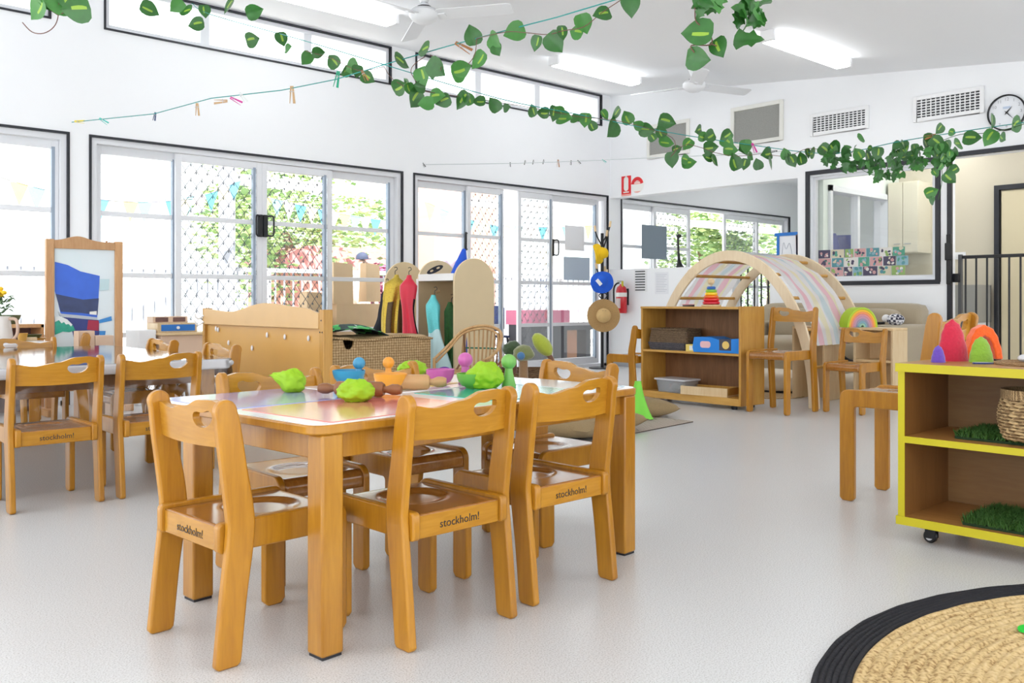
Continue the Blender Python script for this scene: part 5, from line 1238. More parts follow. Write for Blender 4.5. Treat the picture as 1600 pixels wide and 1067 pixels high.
t = thing('corner_table', 'small white topped round table near the windows in the far left corner', 'table', (1.47, 6.42, 0)); MB().lathe([(0,.525),(.30,.525),(.305,.53),(.305,.545),(.30,.55),(0,.55)], 40).build('tabletop', WHITE, t, smooth=40)
for a in (45, 135, 225, 315): MB().tube([(.2*math.cos(R(a)), .2*math.sin(R(a)), 0), (.18*math.cos(R(a)), .18*math.sin(R(a)), .525)], .02, 10).build('leg', TBW, t)
CT = .55
p = at(6, 536, CT); t = thing('flower_jug', 'tall white jug with yellow flowers at the left edge', 'vase', (p.x-.02, p.y, CT))
MB().lathe([(0,0),(.072,0),(.075,.01),(.055,.15),(.058,.165),(.050,.162),(.045,.15),(.06,.02),(0,.015)], 28).build('jug', mat('white_ceramic', (.80,.77,.74), .25, coat=.4), t, smooth=50)
MB().tube(catmull([(.055*RT[0], .055*RT[1], .15), (.10*RT[0], .10*RT[1], .14), (.105*RT[0], .105*RT[1], .06), (.075*RT[0], .075*RT[1], .02)], 6), .010, 8).build('handle', mat('pinkish_cane', (.62,.44,.34), .5), t, smooth=60)
rnd = random.Random(3); g = MB(); fl = MB()
for i in range(60):
    a = rnd.uniform(0, 2*PI); r = rnd.uniform(0, .06); h = rnd.uniform(.17, .30); M = Matrix.Translation((r*math.cos(a), r*math.sin(a), h)) @ Matrix.Rotation(a, 4, 'Z') @ Matrix.Rotation(rnd.uniform(-.9, .6), 4, 'Y'); g.add([(0,-.011,0),(.02,0,.006),(0,.011,0),(-.006,0,-.004),(.045,0,-.003)], [(0,1,3),(1,2,3),(0,4,1),(1,4,2)], 0, M)
g.build('foliage', mat('sage_leaf', (.12,.20,.10), .6), t)
for i in range(14):
    a = rnd.uniform(0, 2*PI); r = rnd.uniform(0, .06); fl.sphere((r*math.cos(a), r*math.sin(a), rnd.uniform(.29, .335)), .017, 8, 6, sc=(1,1,.8))
fl.build('flowers', mat('yellow_petals', (.88,.55,.02), .7), t, smooth=60)
p = at(35, 533, CT); t = thing('ochre_cup', 'small ochre cup standing on the corner table', 'cup', (p.x, p.y, CT)); MB().lathe([(0,0),(.024,0),(.032,.052),(.029,.052),(.022,.006),(0,.006)], 24).build('cup', mat('ochre_glaze', (.52,.27,.04), .35), t, smooth=50)
p = at(53, 531, CT); t = thing('wooden_tray', 'wooden tray with a dark green dish on the corner table', 'tray', (p.x, p.y+.03, CT)); MB().lathe([(0,0),(.075,0),(.082,.014),(.077,.014),(.07,.006),(0,.006)], 28).build('tray', ORW, t, smooth=50)
tag(place(MB().lathe([(0,0),(.04,0),(.058,.03),(.054,.03),(.037,.005),(0,.005)], 24).build('green_dish', mat('dark_green_glaze', (.06,.08,.03), .35), smooth=50), (p.x, p.y+.03, CT+.006)) or bpy.data.objects['green_dish'], 'dark green dish in the wooden tray', 'dish')
tag(place(MB().box(-.045, .045, -.012, .012, 0, .022).build('wooden_block', LTW, bevel=.004), (1.70, 6.50, CT), R(20)) or bpy.data.objects['wooden_block'], 'small pale wooden block at the right of the corner table', 'block')
t = thing('bookcase', 'low brown open cabinet under the window with a green bowl on top', 'cabinet', (1.72, 7.2, 0)); 
MB().box(-.26, -.24, -.14, .14, 0, .64).box(.20, .22, -.14, .14, 0, .64).build('side_panel', MIRF, t); MB().box(-.26, .22, -.14, .14, .62, .645).build('top_board', MIRF, t); MB().box(-.24, .20, .12, .14, 0, .62).build('back_panel', mat('plum_brown', (.16,.08,.07), .6), t); MB().box(-.24, .20, -.14, .12, .30, .32).build('shelf_board', MIRF, t)
t = thing('green_bowl', 'dull green bowl on top of the low brown cabinet', 'bowl', (1.74, 7.18, .645)); MB().lathe([(0,0),(.05,0),(.072,.04),(.080,.065),(.074,.065),(.045,.008),(0,.008)], 28).build('bowl', mat('olive_glaze', (.12,.14,.07), .5), t, smooth=50)
t = thing('stepped_blocks', 'pale wooden stepped block standing in front of the framed board', 'blocks', (2.18, 6.72, 0)); PKW = mat('pinkish_wood', (.72,.52,.38), .5, var=.08, scale=8)
MB().box(-.13, -.02, -.05, .05, 0, .60).build('tall_block', PKW, t, bevel=.003); MB().box(-.018, .11, -.05, .05, 0, .565).build('short_block', PKW, t, bevel=.003)
t = thing('play_kitchen', 'pale wooden play kitchen unit beside the sliding door', 'play kitchen', (2.98, 7.22, 0))
MB().box(-.20, .20, -.16, .16, 0, .54).build('cabinet', PKW, t, bevel=.004); MB().prism(rrect(-.22, .26, -.20, .16, .06, 5), .54, .56, 'xy').build('worktop', LTWX, t, bevel=.003)
MB().box(-.36, -.22, -.12, .16, 0, .585).build('white_side', WPL, t, bevel=.01)
t = thing('toy_till', 'wooden toy till with a bright blue drawer on the play kitchen', 'toy', (2.93, 7.22, .56))
MB().box(-.16, .16, -.11, .11, 0, .075).build('body', LTW, t, bevel=.003)
MB().box(-.13, .14, -.116, -.11, .012, .062).build('blue_drawer', mat('bright_blue_paint', (0,0,0)), t); MB().lathe([(0,0),(.012,0),(.012,.012),(0,.014)], 14, M=Matrix.Translation((0, -.116, .037)) @ Matrix.Rotation(PI/2, 4, 'X')).build('knob', WPL, t)
MB().box(-.16, .12, -.02, .11, .075, .125).build('upper_tray', mat('pinkish_wood', (0,0,0)), t, bevel=.003)
for x in (-.09, .05): MB().box(x-.05, x+.05, -.024, -.019, .083, .118).build('tray_opening', mat('plum_brown', (0,0,0)), t)
# peg clipped on the frame comes with the pegs below

# ================================================================ LINES, PEGS, GARLANDS
TEAL = mat('teal_cord', (.02,.30,.28), .5); PALE = mat('pale_cord', (.55,.60,.60), .6); VINE = mat('vine_brown', (.16,.07,.05), .6); VINEG = mat('vine_green', (.04,.12,.03), .6)
def cord(pts, r, m, label):
    o = MB().tube(pts, r, 6).build('cord_line', m, smooth=60); return tag(o, label, 'line', 'clothes lines across the room')
S1 = [(112,191,7.09),(240,178,6.5),(330,153.5,6.15),(440,141,5.85),(525,124,5.6),(600,101,5.35),(700,72,5.0),(800,45,4.65),(870,27,4.4),(1000,-12,4.0),(1100,-45,3.7)]
cord([atd(*p) for p in S1], .0032, TEAL, 'teal clothes line running from the left wall up to the top edge')
S2 = [(300,5,7.6),(330,23,7.4),(470,62,6.6),(600,101,5.9),(780,154,6.0),(900,178,6.3),(1040,206,6.6),(1170,226,6.7),(1300,240,6.4),(1400,222,6.0),(1460,212,5.7),(1560,197,5.3),(1640,186,5.0)]
cord([atd(*p) for p in catmull([Vector(p) for p in S2], 4)], .0028, TEAL, 'teal line carrying the long leaf garland across the middle of the room')
S3 = [(640,258,9.35),(660,257,9.4),(800,255.5,10.0),(900,252,9.6),(1010,247,8.6),(1130,242,7.9),(1230,236,7.4)]
cord([atd(*p) for p in S3], .003, PALE, 'thin pale line with tiny pegs in front of the open sliding door')
def on_path(S, px):
    for i in range(len(S)-1):
        if S[i][0] <= px <= S[i+1][0]:
            f = (px-S[i][0])/(S[i+1][0]-S[i][0]); return S[i][1]*(1-f)+S[i+1][1]*f, S[i][2]*(1-f)+S[i+1][2]*f
    return S[-1][1:]
PEGC = {'wooden': (.56,.36,.18), 'yellow': (.80,.65,.05), 'teal': (.05,.50,.42), 'navy': (.02,.06,.16), 'magenta': (.62,.03,.30), 'green': (.01,.36,.20), 'brown': (.40,.17,.06), 'clear': (.75,.78,.76), 'black': (.03,.03,.03)}
def peg(px, py, Z, col, ang, L, label):
    """ang: direction of the legs, degrees from straight down in the view plane"""
    p = atd(px, py, Z); w = L*.09
    mb = MB()
    for s in (-1, 1):
        mb.add([(s*.05*L - w*.5, -.004, L*.35), (s*.05*L + w*.5, -.004, L*.35), (s*.16*L + w*.6, -.004, -L*.65), (s*.10*L - w*.3, -.004, -L*.65),
                (s*.05*L - w*.5, .004, L*.35), (s*.05*L + w*.5, .004, L*.35), (s*.16*L + w*.6, .004, -L*.65), (s*.10*L - w*.3, .004, -L*.65)], [(0,1,2,3),(7,6,5,4),(0,4,5,1),(1,5,6,2),(2,6,7,3),(3,7,4,0)])
    o = mb.build('clothes_peg', mat('peg_' + col, PEGC[col], .5)); o.location = p; o.rotation_euler = (Matrix.Rotation(FR, 4, 'Z') @ Matrix.Rotation(R(ang), 4, 'Y')).to_euler()
    tag(o, label, 'clothes peg', 'clothes pegs on the lines')
    MB().tube([(-L*.14, -.006, 0), (0, -.007, .004), (L*.14, -.006, 0)], .0022, 6).build('spring', mat('steel', (.5,.5,.52), .3, .9), o)
for px, py, Z, c, a, L, lab in [
    (122,190,7.0,'yellow',-85,.075,'yellow peg at the wall end of the teal clothes line'), (160,188,6.85,'teal',-55,.075,'teal peg next to the yellow one on the clothes line'),
    (242,180,6.5,'navy',12,.06,'navy peg between the teal peg and the wooden ones'), (308,168,6.2,'wooden',0,.085,'wooden peg hanging straight, beside the navy peg'),
    (348,158,6.1,'wooden',88,.09,'wooden peg turned sideways against the magenta peg'), (366,156,6.05,'magenta',-60,.085,'magenta peg on the clothes line below the high window'),
    (378,150,6.0,'clear',-35,.075,'clear peg right behind the magenta one'), (456,144,5.8,'wooden',0,.11,'wooden peg hanging straight between the magenta and green pegs'),
    (527,120,5.6,'green',12,.10,'green peg on the teal clothes line beside the leaves'), (568,116,5.4,'brown',-25,.07,'brown wooden peg just below the high window frame'),
    (720,72,4.95,'brown',-58,.10,'brown wooden peg lying diagonally on the rising clothes line'), (1177,229,6.6,'magenta',-20,.075,'magenta peg among the leaves below the grey panel'),
    (1211,236,6.6,'black',85,.045,'black peg on the garland line below the smaller vent'), (1456,212,5.7,'brown',75,.07,'brown peg holding the leaf cluster left of the clock'),
    (653,257,9.4,'black',30,.06,'dark peg at the left end of the thin pale line, first one'), (661,256,9.4,'black',-30,.06,'dark peg at the left end of the thin pale line, second one'),
    (797,256,10,'black',5,.05,'dark peg alone on the middle of the thin pale line'), (820,255,9.95,'black',200,.05,'tiny dark peg pointing up, first of three on the thin line'),
    (833,254.5,9.9,'black',200,.05,'tiny dark peg pointing up, second of three on the thin line'), (849,254,9.85,'black',200,.05,'tiny dark peg pointing up, third of three on the thin line'),
    (872,253.5,9.75,'brown',0,.08,'orange brown wooden peg on the thin pale line'), (892,253,9.65,'black',10,.05,'dark peg right of the orange brown one on the thin line'),
    (904,252.5,9.6,'black',-35,.05,'second dark peg right of the orange brown one'), (943,251,9.2,'teal',-50,.05,'teal peg on the thin line above the coat stand'), (169,388,8.0,'brown',0,.09,'peg clipped')]:
    if lab == 'peg clipped':
        q = Vector((2.47, 6.953, 1.19)); 
        peg(169, 388, q.x*FW[0]+q.y*FW[1], 'brown', 180, .085, 'brown peg clipped to the top of the tall wooden frame'); bpy.context.view_layer.update()
        continue
    peg(px, py, Z, c, a, L, lab)
LEAF = [mat('leaf_green', (.026,.135,.02), .38, var=.3, scale=30, coat=.2), mat('leaf_lime_vein', (.28,.46,.05), .4), mat('leaf_mid_green', (.055,.22,.04), .38, var=.2, scale=30)]
def leaf(mb, p, s, rnd, yaw=None, tilt=None, ivy=False):
    """heart shaped leaf with folded midrib; s is its length"""
    yaw = rnd.uniform(0, 2*PI) if yaw is None else yaw; tilt = rnd.uniform(-.5, .5) if tilt is None else tilt
    M = Matrix.Translation(p) @ Matrix.Rotation(FR + rnd.uniform(-.9, .9), 4, 'Z') @ Matrix.Rotation(yaw, 4, 'Y') @ Matrix.Rotation(tilt, 4, 'Z')
    n = 8; prof = [0, .30, .44, .48, .45, .38, .27, .13, .0] if not ivy else [0, .22, .50, .30, .27, .40, .18, .13, .0]
    cup = rnd.uniform(.05, .16); droop = rnd.uniform(-.10, .12); rows = []
    for i in range(n+1):
        f = i/n; w = prof[i]*s*.92; z = -(f*s) + (0.0 if i else 0); zz = z + s*.5
        back = s*.06 if i == 1 else 0
        rows.append([(-w, -cup*w*1.2 + droop*s*(f-.5)**2*3, zz + (s*.10 if i in (1, 2) else 0)), (-w*.30, -cup*w*.2 + droop*s*(f-.5)**2*3, zz), (0, .012*s + droop*s*(f-.5)**2*3, zz), (w*.30, -cup*w*.2 + droop*s*(f-.5)**2*3, zz), (w, -cup*w*1.2 + droop*s*(f-.5)**2*3, zz + (s*.10 if i in (1, 2) else 0))])
    side = rnd.random() < .5; var = rnd.random() < .75; g = 0 if rnd.random() < .6 else 2
    for i in range(n):
        for j in range(4):
            lime = (not ivy) and var and j in ((1,) if side else (2,)) and 1 <= i <= 4
            mb.add([rows[i][j], rows[i][j+1], rows[i+1][j+1], rows[i+1][j]], [(0,1,2,3)], 1 if lime else g, M)
def garland(name, label, leaves, stems, seed, ivy=False, extra=None, vine=VINE):
    rnd = random.Random(seed); t = thing(name, label, 'garland', atd(*leaves[0][:2], leaves[0][3]) if leaves else (0,0,0), 0, 'artificial leaf garlands')
    o = Vector(t.location); mb = MB(); st = MB()
    for px, py, s, Z in leaves:
        c = atd(px, py, Z) - o; L = s*Z/FPX*1.2
        q = rnd.choice([.0, .6, -.6, 1.2, -1.2, 1.7, -1.7, 2.6]); leaf(mb, c, L, rnd, q + rnd.uniform(-.3, .3), rnd.uniform(-.5, .5), ivy)
    if extra:
        for (x0, y0, x1, y1, n, s0, s1, Za, Zb, iv) in extra:
            for i in range(n):
                px, py = rnd.uniform(x0, x1), rnd.uniform(y0, y1); Z = rnd.uniform(Za, Zb); leaf(mb, atd(px, py, Z) - o, rnd.uniform(s0, s1)*Z/FPX, rnd, rnd.uniform(-1.5, 1.5), rnd.uniform(-.9, .9), iv)
    mb.build('leaves', LEAF, t, smooth=40)
    for s in stems: st.tube([p - o for p in catmull([atd(*q) for q in s], 4)], .0022, 5)
    st.build('vine_stem', vine, t, smooth=60); return t
Z1 = lambda px: on_path(S1, px)[1]; Z2 = lambda px: on_path(S2, px)[1]
A = [(738,54,28),(773,65,28),(776,78,20),(803,50,30),(748,95,28),(722,108,30),(718,118,22),(838,68,22),(868,68,32),(878,52,20),(900,50,24),(912,38,28),(940,22,26),(985,8,34),(628,97,28),(662,78,26),(682,107,30),(676,112,22),(660,120,26),(655,135,20),(625,135,26),(636,130,18),(648,155,30),(640,140,18),(665,162,22)]
garland('leaf_garland', 'garland of variegated heart leaves wound along the rising teal clothes line', [(x, y, s, on_path(S1, x)[1]-.03) for x, y, s in A], [[(970,0,4.05),(940,20,4.15),(912,42,4.2),(880,48,4.3),(855,54,4.4),(820,51,4.5),(790,50,4.6),(745,60,4.8)], [(745,60,4.8),(742,85,4.8),(732,100,4.85)], [(665,88,5.1),(648,100,5.1),(642,112,5.15),(650,130,5.2),(640,140,5.2)], [(672,86,5.1),(690,96,5.05),(688,110,5.0)], [(620,128,5.2),(640,140,5.2),(655,148,5.2)]], 11)
B = [(520,95,22),(550,105,24),(478,92,20),(540,112,20),(440,62,20),(450,75,16),(395,62,24),(398,18,24),(357,10,24),(235,15,26),(290,18,22),(276,10,22),(306,38,22),(320,18,18),(558,112,18),(575,122,20),(498,82,18),(683,150,26),(692,158,22),(722,158,28),(730,152,22),(748,158,18),(772,163,22),(792,168,14),(832,172,18),(848,176,18),(866,178,22),(882,184,24),(872,172,16),(900,185,16),(914,188,20),(925,195,16),(945,180,16),(963,178,20),(957,202,30),(980,183,20),(996,195,16),(1011,203,22),(1018,213,14),(1032,205,18),(1043,190,24),(1042,222,22),(1058,233,14),(1074,226,18),(1092,204,18),(1108,213,20),(1100,214,16),(1111,230,20),(1134,212,18),(1137,222,20),(1142,234,20),(1050,250,22),(1077,255,20),(1072,250,16),(1105,245,16),(1116,252,18),(1148,252,24),(1164,257,16),(1165,230,20),(1160,234,20),(1172,245,14),(1184,256,16),(1198,240,20),(1204,256,18),(1227,240,16),(1238,252,18),(1232,246,14),(1252,247,18),(1270,238,18),(1262,240,14)]
garland('leaf_garland', 'long garland of variegated leaves on the line across the middle of the room', [(x, y, s, Z2(x)+.02) for x, y, s in B], [[(600,104,5.95),(615,125,5.95),(650,140,5.95),(700,148,6.0),(780,160,6.05),(850,172,6.2),(900,182,6.3)], [(900,182,6.3),(960,188,6.4),(1010,200,6.5),(1050,215,6.6),(1055,235,6.6),(1048,245,6.6)], [(1075,225,6.6),(1100,232,6.65),(1115,238,6.65)], [(1190,240,6.7),(1230,244,6.6),(1262,232,6.5),(1290,236,6.4)], [(478,80,6.55),(520,92,6.3),(560,110,6.1),(600,104,5.95)], [(1048,245,6.6),(1060,232,6.6),(1075,225,6.6)], [(1115,238,6.65),(1150,244,6.7),(1190,240,6.7)]], 12)
Cc = [(1346,217,16),(1290,235,20),(1304,232,22),(1300,246,20),(1320,240,18),(1341,240,18),(1355,242,16),(1371,240,18),(1360,232,10)]
garland('leaf_garland', 'bushy ivy and leaf garland hanging in front of the kitchen window top', [(x, y, s, Z2(x)-.02) for x, y, s in Cc], [[(1285,238,6.4),(1310,250,6.35),(1340,262,6.3),(1370,275,6.2),(1400,268,6.1),(1430,240,5.9)]], 13, extra=[(1288,232,1335,268,28,11,17,6.2,6.5,True),(1320,245,1372,268,17,11,17,6.1,6.4,True),(1366,250,1408,282,32,11,17,6.0,6.3,True),(1390,240,1440,262,15,11,18,5.9,6.2,True),(1395,225,1425,250,12,13,18,5.9,6.1,False)], vine=VINEG)
Dd = [(1468,202,16),(1446,220,18),(1465,224,22),(1455,215,18),(1495,225,20),(1520,216,24),(1546,216,24),(1566,215,16),(1551,190,22),(1586,196,26),(1412,226,14),(1488,207,12),(1475,232,18),(1430,235,18),(1485,278,20),(1456,300,18),(1455,312,14)]
garland('leaf_garland', 'leaf garland ending in front of the clock, with a tail hanging by the gate post', [(x, y, s, Z2(x)-.02) for x, y, s in Dd], [[(1430,238,5.85),(1460,225,5.7),(1500,210,5.55),(1540,208,5.4),(1580,200,5.2),(1610,190,5.1)], [(1468,225,5.7),(1470,250,5.7),(1472,280,5.7),(1466,312,5.7)]], 14, extra=[(1425,232,1490,262,30,12,20,5.6,5.85,True),(1458,225,1492,275,26,13,20,5.6,5.8,False)], vine=VINEG)
E1 = [(60,15,36,3.9),(92,4,44,3.9),(118,15,40,3.85),(75,2,30,3.9),(105,0,30,3.9)]
garland('leaf_garland', 'leaf garland end with a bare curling stem in the upper left corner', E1, [[(35,35,3.9),(50,50,3.9),(68,52,3.9),(84,42,3.9),(91,24,3.9),(92,-10,3.9)], [(91,24,3.9),(103,18,3.88)], [(91,24,3.9),(76,14,3.9)]], 15)
F1 = [(1088,50,44,3.1),(1092,92,36,3.1),(1124,75,30,3.1)]
garland('leaf_garland', 'leaf garland tail with large dark leaves hanging from the top edge, left of two', F1, [[(1086,-10,3.1),(1086,10,3.1),(1087,32,3.1),(1097,42,3.1),(1110,55,3.1),(1110,70,3.1),(1080,71,3.1),(1085,82,3.1)], [(1098,-10,3.1),(1104,12,3.1)], [(1110,68,3.1),(1120,72,3.1)]], 16, extra=[(1085,3,1122,22,9,24,32,3.05,3.15,True)])
G_ = [(1170,62,40,3.1)]
garland('leaf_garland', 'ivy garland tail hanging from the top edge, right of two', G_, [[(1180,-10,3.1),(1172,10,3.1),(1168,35,3.1),(1160,50,3.1)]], 17, ivy=True, extra=[(1150,0,1190,36,15,26,34,3.05,3.15,True)], vine=VINEG)
# ================================================================ OUTSIDE
struct('ground', MB().box(-14, 34, 7.66, 40, -.16, -.04), mat('pale_decking', (.62,.60,.58), .8, var=.06, scale=3))
t = thing('deck_railing', 'white deck railing with thin bars outside the sliding doors', 'railing', (4, 10.2, -.04)); RAILM = mat('railing_white', (.55,.56,.60), .5); RAILG = mat('railing_grey', (.34,.36,.42), .5)
MB().box(-9, 9.5, -.03, .03, 1.20, 1.25).build('top_rail', RAILM, t); MB().box(-9, 9.5, -.02, .02, .10, .14).build('bottom_rail', RAILM, t)
mb = MB()
for i in range(150): x = -8.95 + 18.4*i/149; mb.box(x-.008, x+.008, -.008, .008, .14, 1.20)
o = mb.build('bars', RAILG, t); o['kind'] = 'stuff'
for x in (-6, -2.2, 1.3, 3.4, 6.5, 9.0): MB().box(x-.045, x+.045, -.045, .045, 0, 1.25).build('post', RAILM, t)
t = thing('veranda_post', 'pale veranda post outside the wide sliding door', 'post', (4.75, 10.1, -.04)); MB().box(-.07, .07, -.07, .07, 0, 2.5).build('shaft', mat('post_white', (.48,.50,.56), .5), t); MB().box(-.10, .10, -.10, .10, 0, .12).build('foot_plate', RAILM, t)
t = thing('veranda_roof_edge', 'white corrugated edge of the veranda roof outside', 'roof edge', (5, 10.9, 2.30)); rows = []
for k in range(2): rows.append([(-10 + .035*i, k*1.2-.0, .035*math.sin(i*PI/3.0) + .10 + k*.12) for i in range(660)])
MB().grid(rows).build('corrugated_sheet', mat('roof_white', (.72,.73,.76), .5), t, smooth=60); MB().box(-10, 13, -.06, -.03, -.02, .06).build('fascia', mat('roof_white', (0,0,0)), t)
# bunting
BC = [(.12,.34,.46), (.62,.60,.50), (.62,.50,.20), (.22,.40,.42), (.60,.56,.58), (.10,.38,.46), (.64,.60,.44)]
def bunting(pa, pb, n, sag, s, label, off=0):
    a, b = Vector(pa), Vector(pb); t = thing('bunting', label, 'bunting', pa, 0, 'flag bunting on the veranda'); P = lambda f: (b-a)*f - Vector((0, 0, sag*4*f*(1-f)))
    MB().tube([P(i/16) for i in range(17)], .004, 5).build('cord', RAILG, t)
    for i in range(n):
        f = (i+.5)/n; p = P(f); d = (b-a).normalized(); h = s*.5
        MB().add([p - d*h, p + d*h, p - Vector((0,0,s*1.25)) + Vector((0,.015,0)), p - d*h + Vector((0,.004,0)), p + d*h + Vector((0,.004,0)), p - Vector((0,0,s*1.25)) + Vector((0,.019,0))], [(0,1,2),(5,4,3),(0,3,4,1),(1,4,5,2),(2,5,3,0)]).build('flag', mat('flag_%d' % ((i+off) % len(BC)), BC[(i+off) % len(BC)], .8), t)
bunting(onwin(-40, 262, 9.3), onwin(300, 310, 9.6), 14, .14, .17, 'bunting outside the left door, with blue and cream flags')
bunting(onwin(285, 308, 9.6), onwin(375, 280, 9.6), 5, .05, .17, 'short rising bunting outside the left grille panel', 3)
bunting(onwin(405, 305, 9.8), onwin(625, 348, 9.9), 13, .03, .17, 'bunting outside the right half of the wide sliding door', 2)
bunting(onwin(640, 300, 10.0), onwin(800, 355, 10.0), 8, .10, .19, 'bunting outside the left half of the open sliding door', 1)
bunting(onwin(780, 352, 10.0), onwin(945, 350, 10.0), 9, .04, .19, 'bunting outside the right half of the open sliding door', 2)
# trees beyond the fence
LFG = [mat('tree_leaf', (.20,.33,.13), .6), mat('tree_leaf_light', (.38,.50,.20), .6)]
def tree(x, y, h, rw, n, seed, label):
    rnd = random.Random(seed); t = thing('garden_tree', label, 'tree', (x, y, -.1), 0, 'trees outside')
    MB().tube([(0,0,0), (.1,0,h*.4), (-.1,.1,h*.7)], [.16,.12,.06], 10).build('trunk', mat('bark', (.22,.16,.11), .9), t)
    mb = MB()
    cl = [(rnd.uniform(-rw, rw)*.8, rnd.uniform(-rw, rw)*.8, rnd.uniform(.35, 1)*h, rnd.uniform(.3, .6)*rw) for _ in range(16)]
    for i in range(n):
        cx, cy, cz, cr = cl[i % 16]; d = Vector((rnd.gauss(0,1), rnd.gauss(0,1), rnd.gauss(0,1))).normalized()*cr*rnd.random()**.4
        p = Vector((cx, cy, cz)) + d; s = rnd.uniform(.05, .11); M = Matrix.Translation(p) @ Matrix.Rotation(rnd.uniform(0, 6.3), 4, 'Z') @ Matrix.Rotation(rnd.uniform(-1.3, 1.3), 4, 'X')
        mb.add([(-s,0,0),(0,-s*.5,0),(s,0,0),(0,s*.5,0)], [(0,1,2,3)], rnd.randint(0, 1), M)
    mb.build('crown', LFG, t); return t
for a in [(7.9, 14.2, 3.0, 1.4, 2600, 1, 'leafy tree outside behind the left grille panel'), (8.7, 17.3, 3.4, 1.6, 2600, 2, 'leafy tree outside behind the right grille panel'), (11.3, 17.2, 3.2, 1.3, 1500, 3, 'leafy tree outside behind the right fixed pane'), (17.6, 12.5, 3.0, 1.3, 3000, 4, "leafy tree outside the next room's doors, left one"), (21.8, 13.4, 3.0, 1.4, 2600, 5, "leafy tree outside the next room's doors, right one")]: tree(*a)
rnd = random.Random(9); t = thing('pink_shrub', 'pinkish purple flowering shrub outside the right grille panel', 'shrub', (8.9, 13.2, .55)); mb = MB()
for i in range(900):
    d = Vector((rnd.gauss(0,1), rnd.gauss(0,1), rnd.gauss(0,1))).normalized()*.38*rnd.random()**.4; s = .05; M = Matrix.Translation(d + Vector((0,0,.55))) @ Matrix.Rotation(rnd.uniform(0,6.3), 4, 'Z') @ Matrix.Rotation(rnd.uniform(-1.3,1.3), 4, 'X'); mb.add([(-s,0,0),(0,-s*.5,0),(s,0,0),(0,s*.5,0)], [(0,1,2,3)], 0, M)
mb.build('blossom', mat('blossom', (.34,.07,.20), .7), t); MB().tube([(0,0,-.6),(0,0,.6)], .05, 8).build('stem', mat('bark', (0,0,0)), t)
# red shed
t = thing('red_shed', 'reddish garden shed outside the right pane of the wide sliding door', 'shed', (9.2, 14.6, -.1)); SH = mat('shed_red', (.56,.27,.23), .7)
MB().box(-1.7, 1.05, -.6, .6, 0, 1.55).build('wall', SH, t); MB().prism([(-1.75, 1.45), (1.1, 1.45), (1.1, 1.86), (-1.2, 1.86), (-1.6, 1.70)], -.72, .72, 'xz').build('roof', mat('shed_roof', (.52,.22,.22), .7), t); MB().box(.98, 1.08, -.8, -.7, 0, 2.6).build('corner_post', SH, t)
t = thing('pink_house', 'pale pink house side with a window outside the open sliding door', 'house', (10.9, 12.9, -.1)); MB().box(-1.0, .45, -.1, .4, 0, 3.0).build('wall', mat('salmon_wall', (.66,.36,.28), .8), t); f = MB().box(-.9, -.1, -.13, -.1, 1.0, 1.7).build('window', RAILM, t); MB().box(-.85, -.15, -.14, -.13, 1.05, 1.65).build('pane', mat('dusky_pane', (.35,.28,.36), .3), f)
# person outside
t = thing('person', 'person in a white top and dark cap standing outside behind the railing', 'person', (7.14, 10.9, -.04)); t.scale = (.9, .9, .9)
def skin_body(verts, edges, name, m, parent, loc=(0,0,0)):
    me = bpy.data.meshes.new(name); me.from_pydata([v[0] for v in verts], edges, []); o = bpy.data.objects.new(name, me); C.objects.link(o); o.parent = parent; me.materials.append(m)
    md = o.modifiers.new('skin', 'SKIN'); md.use_smooth_shade = True
    for i, v in enumerate(verts): me.skin_vertices[0].data[i].radius = (v[1], v[2] if len(v) > 2 else v[1]); me.skin_vertices[0].data[i].use_root = (i == 0)
    s = o.modifiers.new('sub', 'SUBSURF'); s.levels = 1; s.render_levels = 2; return o
SKIN = mat('skin', (.62,.40,.30), .6)
V = [((0,0,.86),.13,.10), ((0,0,1.05),.12,.09), ((0,0,1.25),.15,.10), ((0,0,1.36),.09,.07), ((0,0,1.42),.05,.05), ((0,-.01,1.52),.075,.09), ((0,-.01,1.60),.06,.075),
     ((-.18,0,1.33),.05), ((-.22,-.02,1.10),.042), ((-.18,-.14,.95),.033), ((-.17,-.20,.93),.03), ((.18,0,1.33),.05), ((.23,0,1.10),.042), ((.24,-.06,.88),.033), ((.24,-.08,.80),.03),
     ((-.09,0,.78),.085), ((-.10,0,.45),.06), ((-.10,.01,.09),.042), ((-.10,-.10,.04),.04), ((.09,0,.78),.085), ((.10,0,.45),.06), ((.10,.01,.09),.042), ((.10,-.10,.04),.04)]
E_ = [(0,1),(1,2),(2,3),(3,4),(4,5),(5,6),(3,7),(7,8),(8,9),(9,10),(3,11),(11,12),(12,13),(13,14),(0,15),(15,16),(16,17),(17,18),(0,19),(19,20),(20,21),(21,22)]
skin_body(V, E_, 'body', SKIN, t)
VS = [((0,0,.84),.155,.125), ((0,0,1.05),.14,.11), ((0,0,1.25),.17,.12), ((0,0,1.36),.11,.085), ((-.18,0,1.33),.065), ((-.215,-.015,1.15),.058), ((.18,0,1.33),.065), ((.225,0,1.15),.058)]
skin_body(VS, [(0,1),(1,2),(2,3),(3,4),(4,5),(3,6),(6,7)], 'shirt', mat('white_cotton', (.8,.8,.82), .8), t)
VT = [((0,0,.86),.14,.11), ((-.09,0,.76),.10), ((-.10,0,.45),.08), ((-.10,.01,.12),.065), ((.09,0,.76),.10), ((.10,0,.45),.08), ((.10,.01,.12),.065)]
skin_body(VT, [(0,1),(1,2),(2,3),(0,4),(4,5),(5,6)], 'trousers', mat('navy_cotton', (.06,.08,.16), .8), t)
